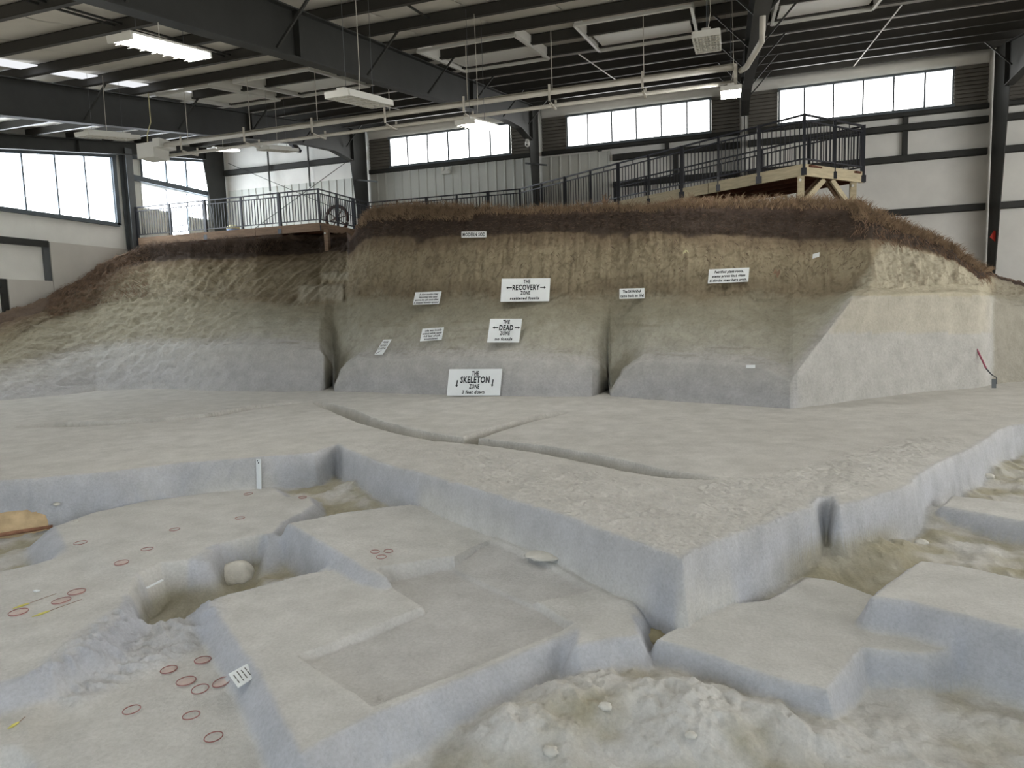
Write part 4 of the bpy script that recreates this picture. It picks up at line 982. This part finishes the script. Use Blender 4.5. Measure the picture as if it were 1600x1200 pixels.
# ------------------------------------------------------------------ things lying on the ash
def frame_at(px, py):
    p, n = ground_hit(px, py); return Vector(p), Vector(n).normalized()
def ring_marker(px, py, w, label, group, filled):
    p, n = frame_at(px, py); d = (np.array([p.x, p.y, p.z-EYE])@_f); R = w*.5*d/F_PX
    p = p+Vector((0, 0, .012))
    t = thing('marker_ring', tuple(p), label, 'ring', group)
    ax = Vector((1, 0, 0)); u = (ax-n*ax.dot(n)).normalized(); v = n.cross(u)
    MB().tube([tuple(p+u*(R*math.cos(a))+v*(R*math.sin(a))) for a in np.linspace(0, 2*math.pi, 22, endpoint=False)], .003, 6, True).build('wire', 'ring_red', t, True)
    if filled:
        m = MB(); k = 16; m.v = [tuple(p-n*.006+u*(R*.93*math.cos(2*math.pi*i/k))+v*(R*.93*math.sin(2*math.pi*i/k))) for i in range(k)]; m.v += [tuple(Vector(q)-n*.01) for q in m.v]
        m.f = [tuple(range(k)), tuple(range(k, 2*k))[::-1]]+[(i, i+k, (i+1) % k+k, (i+1) % k) for i in range(k)]
        m.build('clay_disc', 'ring_disc', t)
G1, G2, G3, G4 = 'rings on the lower left block', 'rings on the left edge block', 'rings on the broad pale block', 'rings on the bluish faced block'
for px, py, w, fl, lab, g in [
 (317, 1034, 24, 1, 'topmost pink filled ring on the low block at lower left', G1), (264, 1049, 24, 1, 'pink filled ring at the left of the upper cluster on the lower left block', G1),
 (291, 1067, 28, 1, 'largest pink filled ring in the middle of the lower left cluster', G1), (313, 1080, 25, 0, 'open red ring just below the largest ring on the lower left block', G1),
 (346, 1069, 26, 1, 'pink filled ring touching the small printed card', G1), (206, 1112, 25, 0, 'leftmost open red ring on the low block at lower left', G1),
 (299, 1121, 25, 0, 'second lowest open red ring on the lower left block', G1), (334, 1155, 27, 0, 'lowest open red ring on the lower left block', G1),
 (120, 927, 24, 1, 'rightmost of three red rings beside the yellow pins', G2), (96, 941, 26, 1, 'middle of three red rings beside the yellow pins', G2), (29, 959, 26, 1, 'leftmost of three red rings beside the yellow pins', G2),
 (126, 850, 18, 0, 'leftmost small ring on the broad pale block', G3), (190, 881, 20, 1, 'pink filled ring lowest on the broad pale block', G3), (230, 860, 17, 0, 'small open ring second lowest on the broad pale block', G3),
 (273, 829, 15, 0, 'small open ring in the middle of the broad pale block', G3), (375, 811, 14, 0, 'small open ring near the right end of the broad pale block', G3), (388, 773, 13, 0, 'tiny ring at the foot of the measuring stake', G3),
 (473, 779, 12, 1, 'tiny ring on the rounded knob right of the measuring stake', G3),
 (586, 864, 14, 0, 'left ring of the trio on the bluish faced block', G4), (607, 863, 14, 0, 'right ring of the trio on the bluish faced block', G4), (596, 873, 15, 0, 'front ring of the trio on the bluish faced block', G4)]:
    ring_marker(px, py, w, lab, g, fl)
# printed card
pc, nc = frame_at(379, 1062); zc = pc.z-EYE+.035
cq = [Vector(up(on_z(x, y, zc+dz))) for x, y, dz in ((357, 1053, .012), (386, 1037, .012), (401, 1055, -.005), (372, 1074, -.005))]
t = thing('printed_card', tuple(pc), 'small white printed card lying on the lower left ringed block', 'card')
MB().quad_prism([tuple(c_+Vector((0, 0, -.006))) for c_ in cq], [tuple(c_) for c_ in cq]).build('card_board', 'sign_white', t)
TLc, TRc, BRc, BLc = cq
for k, (cu_, seg) in enumerate(((.16, ((.22, .52), (.58, .82))), (.38, ((.14, .66), (.72, .86))), (.58, ((.2, .46), (.5, .82))), (.78, ((.18, .4), (.46, .8))))):
    for a_, b_ in seg:   # blurred printed lines that run from the far long edge to the near one
        pq = lambda v_: TLc.lerp(TRc, cu_).lerp(BLc.lerp(BRc, cu_), v_)+Vector((0, 0, .0015))
        MB().bar(pq(a_), pq(b_), .006, .001).build('printed_line', 'ink_faded', t)
p, n = frame_at(57, 925)
tag(MB().quad_prism([p+Vector((-.022, -.012, .004)), p+Vector((.02, -.016, .004)), p+Vector((.026, .012, .004)), p+Vector((-.015, .014, .004))], [p+Vector((-.022, -.012, .012)), p+Vector((.02, -.016, .012)), p+Vector((.026, .012, .012)), p+Vector((-.015, .014, .012))]).build('paper_scrap', 'sign_white'), 'white paper scrap on the left edge ash block', 'scrap')
def ground_bar(a, b, w, h, name, m, lift=.012):
    p, _ = frame_at(*a); q_, _ = frame_at(*b); p.z += lift; q_.z += lift; return MB().bar(p, q_, w, h).build(name, m)
p, _ = frame_at(241, 917); zz = p.z-EYE+.03
tag(MB().bar(up(on_z(229, 919, zz)), up(on_z(254, 906, zz+.01)), .022, .008).build('white_strip', 'sign_white'), 'white plastic strip lying on the spoil mound', 'strip')
for a, b, c, lab in (((20, 953), (46, 944), (88, 929), 'longer yellow streaked pin beside the three rings'), ((50, 966), (78, 956), (128, 938), 'lower yellow streaked pin beside the three rings'), ((12, 1142), (30, 1131), (40, 1125), 'short yellow pin at the lower left edge')):
    t = thing('yellow_pin', tuple(frame_at(*a)[0]), lab, 'pin')
    pa, pb, pcn = frame_at(*a)[0], frame_at(*b)[0], frame_at(*c)[0]
    for v_ in (pa, pb, pcn): v_.z += .008
    MB().tube([pa, (pa+pb)/2, pb], [.002, .009, .005], 6).build('flag', 'yellow', t); MB().tube([pb, pcn], .0022, 5).build('wire', 'root', t)
# measuring stake
p, _ = frame_at(405, 764)
hgt = 46*float(np.array([p.x, p.y, p.z-EYE])@_f)/F_PX
t = thing('measuring_stake', tuple(p), 'white measuring stake leaning at the cut edge of the left floor', 'stake')
top = p+Vector((-.02, .05, hgt)); MB().bar(p+Vector((0, 0, -.02)), top, .062, .014, (0, 1, 0)).build('slat', 'sign_white', t)
for k, dz in enumerate((.93, .86)): MB().bar(p.lerp(top, dz)+Vector((-.008+.016*k, -.012, 0)), p.lerp(top, dz+.04)+Vector((-.008+.016*k, -.012, 0)), .012, .006, (0, 1, 0)).build('printed_mark', 'ink', t)
# twig
p, _ = frame_at(569, 655)
tag(MB().tube([p, p+Vector((.02, 0, .10)), p+Vector((.05, .0, .19)), p+Vector((.10, .02, .22))], [.012, .010, .007, .004], 6).build('twig', 'dark_root'), 'thin dark twig standing at the far trench edge', 'twig')
def rock(name, c, r, sq, seed, m, label, cat, group=None, colors=None):
    rs = np.random.RandomState(seed); mb = MB(); nu, nv = 20, 12
    rows = []
    for j in range(nv+1):
        th = math.pi*j/nv; row = []
        for i in range(nu+1):
            ph = 2*math.pi*(i % nu)/nu
            d = np.array([math.sin(th)*math.cos(ph), math.sin(th)*math.sin(ph), math.cos(th)])
            k = 1+(.10 if name == 'ash_boulder' else .22)*float(perlin(np.array([d[0]*1.7+seed]), np.array([d[1]*1.7+d[2]*1.3]))[0])+(.03 if name == 'ash_boulder' else .12)*float(perlin(np.array([d[0]*4+seed*3]), np.array([d[1]*4+d[2]*3.1]))[0])
            row.append((c[0]+r*k*d[0]*sq[0], c[1]+r*k*d[1]*sq[1], c[2]+r*k*d[2]*sq[2]))
        rows.append(row)
    o = mb.sheet(rows).build(name, m, None, True); tag(o, label, cat, group); return o
mat('ash_lump', srgb(208, 205, 195), .95, 0, .12, 9, .5, 40, spec=.1)
p, _ = frame_at(362, 893)
rock('ash_boulder', (p.x, p.y+.05, p.z+.02), .17, (1.05, .95, .85), 3, 'ash_lump', 'rounded pale ash boulder in the pit beside the bluish faced block', 'boulder')
p, _ = frame_at(851, 872)
o = rock('ash_flake', (p.x, p.y, p.z+.022), .17, (1.0, .85, .10), 9, 'ash_lump', 'thin flat ash flake lying on the recessed panel', 'flake')
p, _ = frame_at(1022, 990)
mat('sand_lump', srgb(176, 168, 138), .95, 0, .15, 9, .5, 40, spec=.1)
rock('spoil_clod', (p.x, p.y, p.z-.02), .10, (1.3, .7, .6), 5, 'sand_lump', 'yellowish clod wedged at the corner between stepped and flat blocks', 'clod')
for i, (px, py, r, lab) in enumerate([(945, 1104, .03, 'small white clod on the front spoil heap'), (1080, 1150, .025, 'loose clod below the flat topped block in the front pit'), (860, 1175, .035, 'loose clod near the bottom edge below the stepped block'), (1440, 848, .045, 'loose clod in the right pit behind the tall block'), (1545, 748, .05, 'loose clod at the far end of the right pit'), (90, 808, .03, 'loose clod beside the plaster jacket'), (120, 815, .025, 'small clod at the corner of the broad pale block')]):
    p, _ = frame_at(px, py)
    rock('ash_clod', (p.x, p.y, p.z+.005), r, (1.2, 1, .7), 20+i, 'ash_lump', lab, 'clod', 'loose ash clods')
# plaster field jacket at the left edge
p, _ = frame_at(30, 838)
d_ = float(np.array([p.x, p.y, p.z-EYE])@_f); s_ = d_/F_PX
t = thing('plaster_jacket', tuple(p), 'tan plaster field jacket at the far left edge', 'plaster jacket')
r3 = Vector((math.cos(.75), math.sin(.75), 0)); f3 = Vector((-r3.y, r3.x, 0))
def jk(u, v, w): return tuple(p+r3*(u*s_)+f3*(v*s_)+Vector((0, 0, w*s_)))
rows = []
for j, vv in enumerate(np.linspace(-1, 1, 9)):
    row = []
    for i, uu in enumerate(np.linspace(-1, 1, 13)):
        e_ = max(abs(uu)**6, abs(vv)**6); hh = 36*(1-e_**.9)+3*math.sin(uu*5+vv*3); row.append(jk(-25+72*uu, 34+34*vv, max(hh, -3)))
    rows.append(row)
MB().sheet(rows).build('plaster_shell', 'plaster', t, True)
MB().tube([jk(-95, -2, 4), jk(-40, -3, 5), jk(0, -1, 6), jk(44, 4, 6)], 3.2*s_, 6).build('rolled_edge', 'plaster_edge', t, True)
MB().tube([jk(47, 8, 2), jk(50, 30, 24), jk(46, 55, 30)], [4*s_, 5*s_, 3*s_], 6).build('torn_end', 'yellow', t, True)
# long handled hoe leaning on the bank
p, _ = frame_at(1553, 607); d0 = float(np.array([p.x, p.y, p.z-EYE])@_f)
top = Vector(up(ray(1510, 511)*(d0+.35))); kn = Vector(up(ray(1541, 576)*(d0+.08))); k2 = Vector(up(ray(1549, 585)*(d0+.05))); k3 = Vector(up(ray(1557, 590)*(d0+.03))); k4 = Vector(up(ray(1557, 600)*(d0+.02)))
t = thing('hoe', tuple(p), 'long handled hoe with magenta handle leaning against the right bank', 'hoe')
h1 = MB().tube([top, top.lerp(kn, .22)], .019, 8).build('grip', 'black_metal', t); MB().tube([top.lerp(kn, .22), kn], .016, 8).build('handle', 'magenta', t)
MB().tube([kn, k2, k3, k4], [.014, .012, .010, .010], 6).build('neck', 'black_metal', t)
MB().bar(Vector(up(ray(1553, 592)*d0)), p+Vector((0, 0, .01)), .07, .015, (0, 1, 0)).build('blade', 'steel_grey', t)

# ------------------------------------------------------------------ dry grass, hanging roots and turf on the sod
rs = np.random.RandomState(11)
def blades(n, xs_lo, xs_hi, v_lo, v_hi, Lm, wd, hang, out, name, m, label, spread=.5, dens=None):
    """thin bent blades rooted on the bank surface; hang>0 droops"""
    V = []; Fc = []
    for k in range(n):
        px = rs.uniform(xs_lo, xs_hi); v = rs.uniform(v_lo, v_hi)
        if dens is not None and rs.rand() > dens(px): continue
        P, N = bank_disp(px, v); P = P+rs.normal(0, .015, 3)
        L = Lm*rs.uniform(.4, 1.5); a = rs.uniform(0, 2*math.pi)
        side = np.array([math.cos(a), math.sin(a), 0])*spread
        d0 = N*out+side+np.array([0, 0, 1-hang]); d0 /= np.linalg.norm(d0)
        d1 = d0+np.array([0, 0, -1.0*hang-.25])+N*.05; d1 /= np.linalg.norm(d1)
        wv = np.cross(d0, np.array([.3, 1, .2])); wv = wv/np.linalg.norm(wv)*wd*rs.uniform(.6, 1.3)
        p1 = P+d0*L*.5; p2 = p1+d1*L*.5; b = len(V)
        V += [P-wv, P+wv, p1+wv*.7, p1-wv*.7, p2]; Fc += [(b, b+1, b+2, b+3), (b+3, b+2, b+4)]
    mb = MB(); mb.v = [tuple(map(float, v)) for v in V]; mb.f = Fc; o = mb.build(name, m, None); o['kind'] = 'stuff'; o['label'] = label; o['category'] = 'grass'
    return o
blades(9000, 560, 1350, 4.75, 5.25, .16, .006, .35, .5, 'dry_grass', 'straw', 'dry brown grass fringe along the top of the main sod layer')
blades(5000, 565, 740, 4.55, 5.45, .18, .006, .45, .6, 'dry_grass', 'straw', 'matted dry grass clump at the left corner of the main sod')
blades(3000, 1330, 1545, 4.5, 5.2, .14, .006, .4, .5, 'dry_grass', 'straw', 'dry grass fringe down the sloping right end of the sod')
blades(1300, 1335, 1545, 3.9, 4.8, .20, .005, 1.5, .2, 'hanging_roots', 'root', 'hanging roots below the sloping right end of the sod', spread=.25)
blades(4500, 200, 440, 4.2, 5.2, .18, .007, .6, .6, 'dry_grass', 'dark_root', 'matted dark grass along the left sod under the deck')
blades(4200, 75, 235, 3.0, 4.9, .18, .008, .9, .5, 'fallen_turf', 'root', 'fallen turf and roots on the slope beside the left wall')
blades(5000, 560, 1350, 4.0, 4.7, .10, .005, 1.1, .25, 'sod_roots', 'dark_root', 'fine dark roots hanging out of the main sod face', spread=.3)
blades(900, 560, 1350, 3.3, 4.0, .16, .005, 1.3, .15, 'face_roots', 'dark_root', 'thin roots on the tan face below the main sod', spread=.25)
for px, py, n_, Ls, lab in ((1215, 425, 9, .5, 'clump of brown roots hanging on the bank right of the petrified roots sign'), (1072, 392, 5, .25, 'pale root tuft on the bank above the savanna sign'), (945, 318, 9, .2, 'small reddish weed tuft at the walkway start'), (1110, 322, 9, .2, 'pale dry weed tuft on the sod under the walkway')):
    P, v = bank_at(px, py, 2.5, 5.2); Q, N = bank_disp(px, v); Q = Vector(Q); N = Vector(N)
    t = thing('root_clump', tuple(Q), lab, 'roots')
    up_ = py < 330
    for k in range(n_):
        a = rs.uniform(-1, 1)
        pts = [Q+Vector((rs.uniform(-.05, .05), 0, rs.uniform(-.04, .04)))+N*.02]
        d = Vector((a*.5-(.35 if px == 1215 else 0), 0, 1 if up_ else -1))
        for j in range(4): pts.append(pts[-1]+d.normalized()*(Ls/4)+N*(.02 if j < 2 else -.005)+Vector((rs.uniform(-.03, .03), 0, 0)))
        MB().tube(pts, [.014, .012, .009, .006, .003], 5).build('root_strand', 'root' if px != 1072 else 'cord', t)
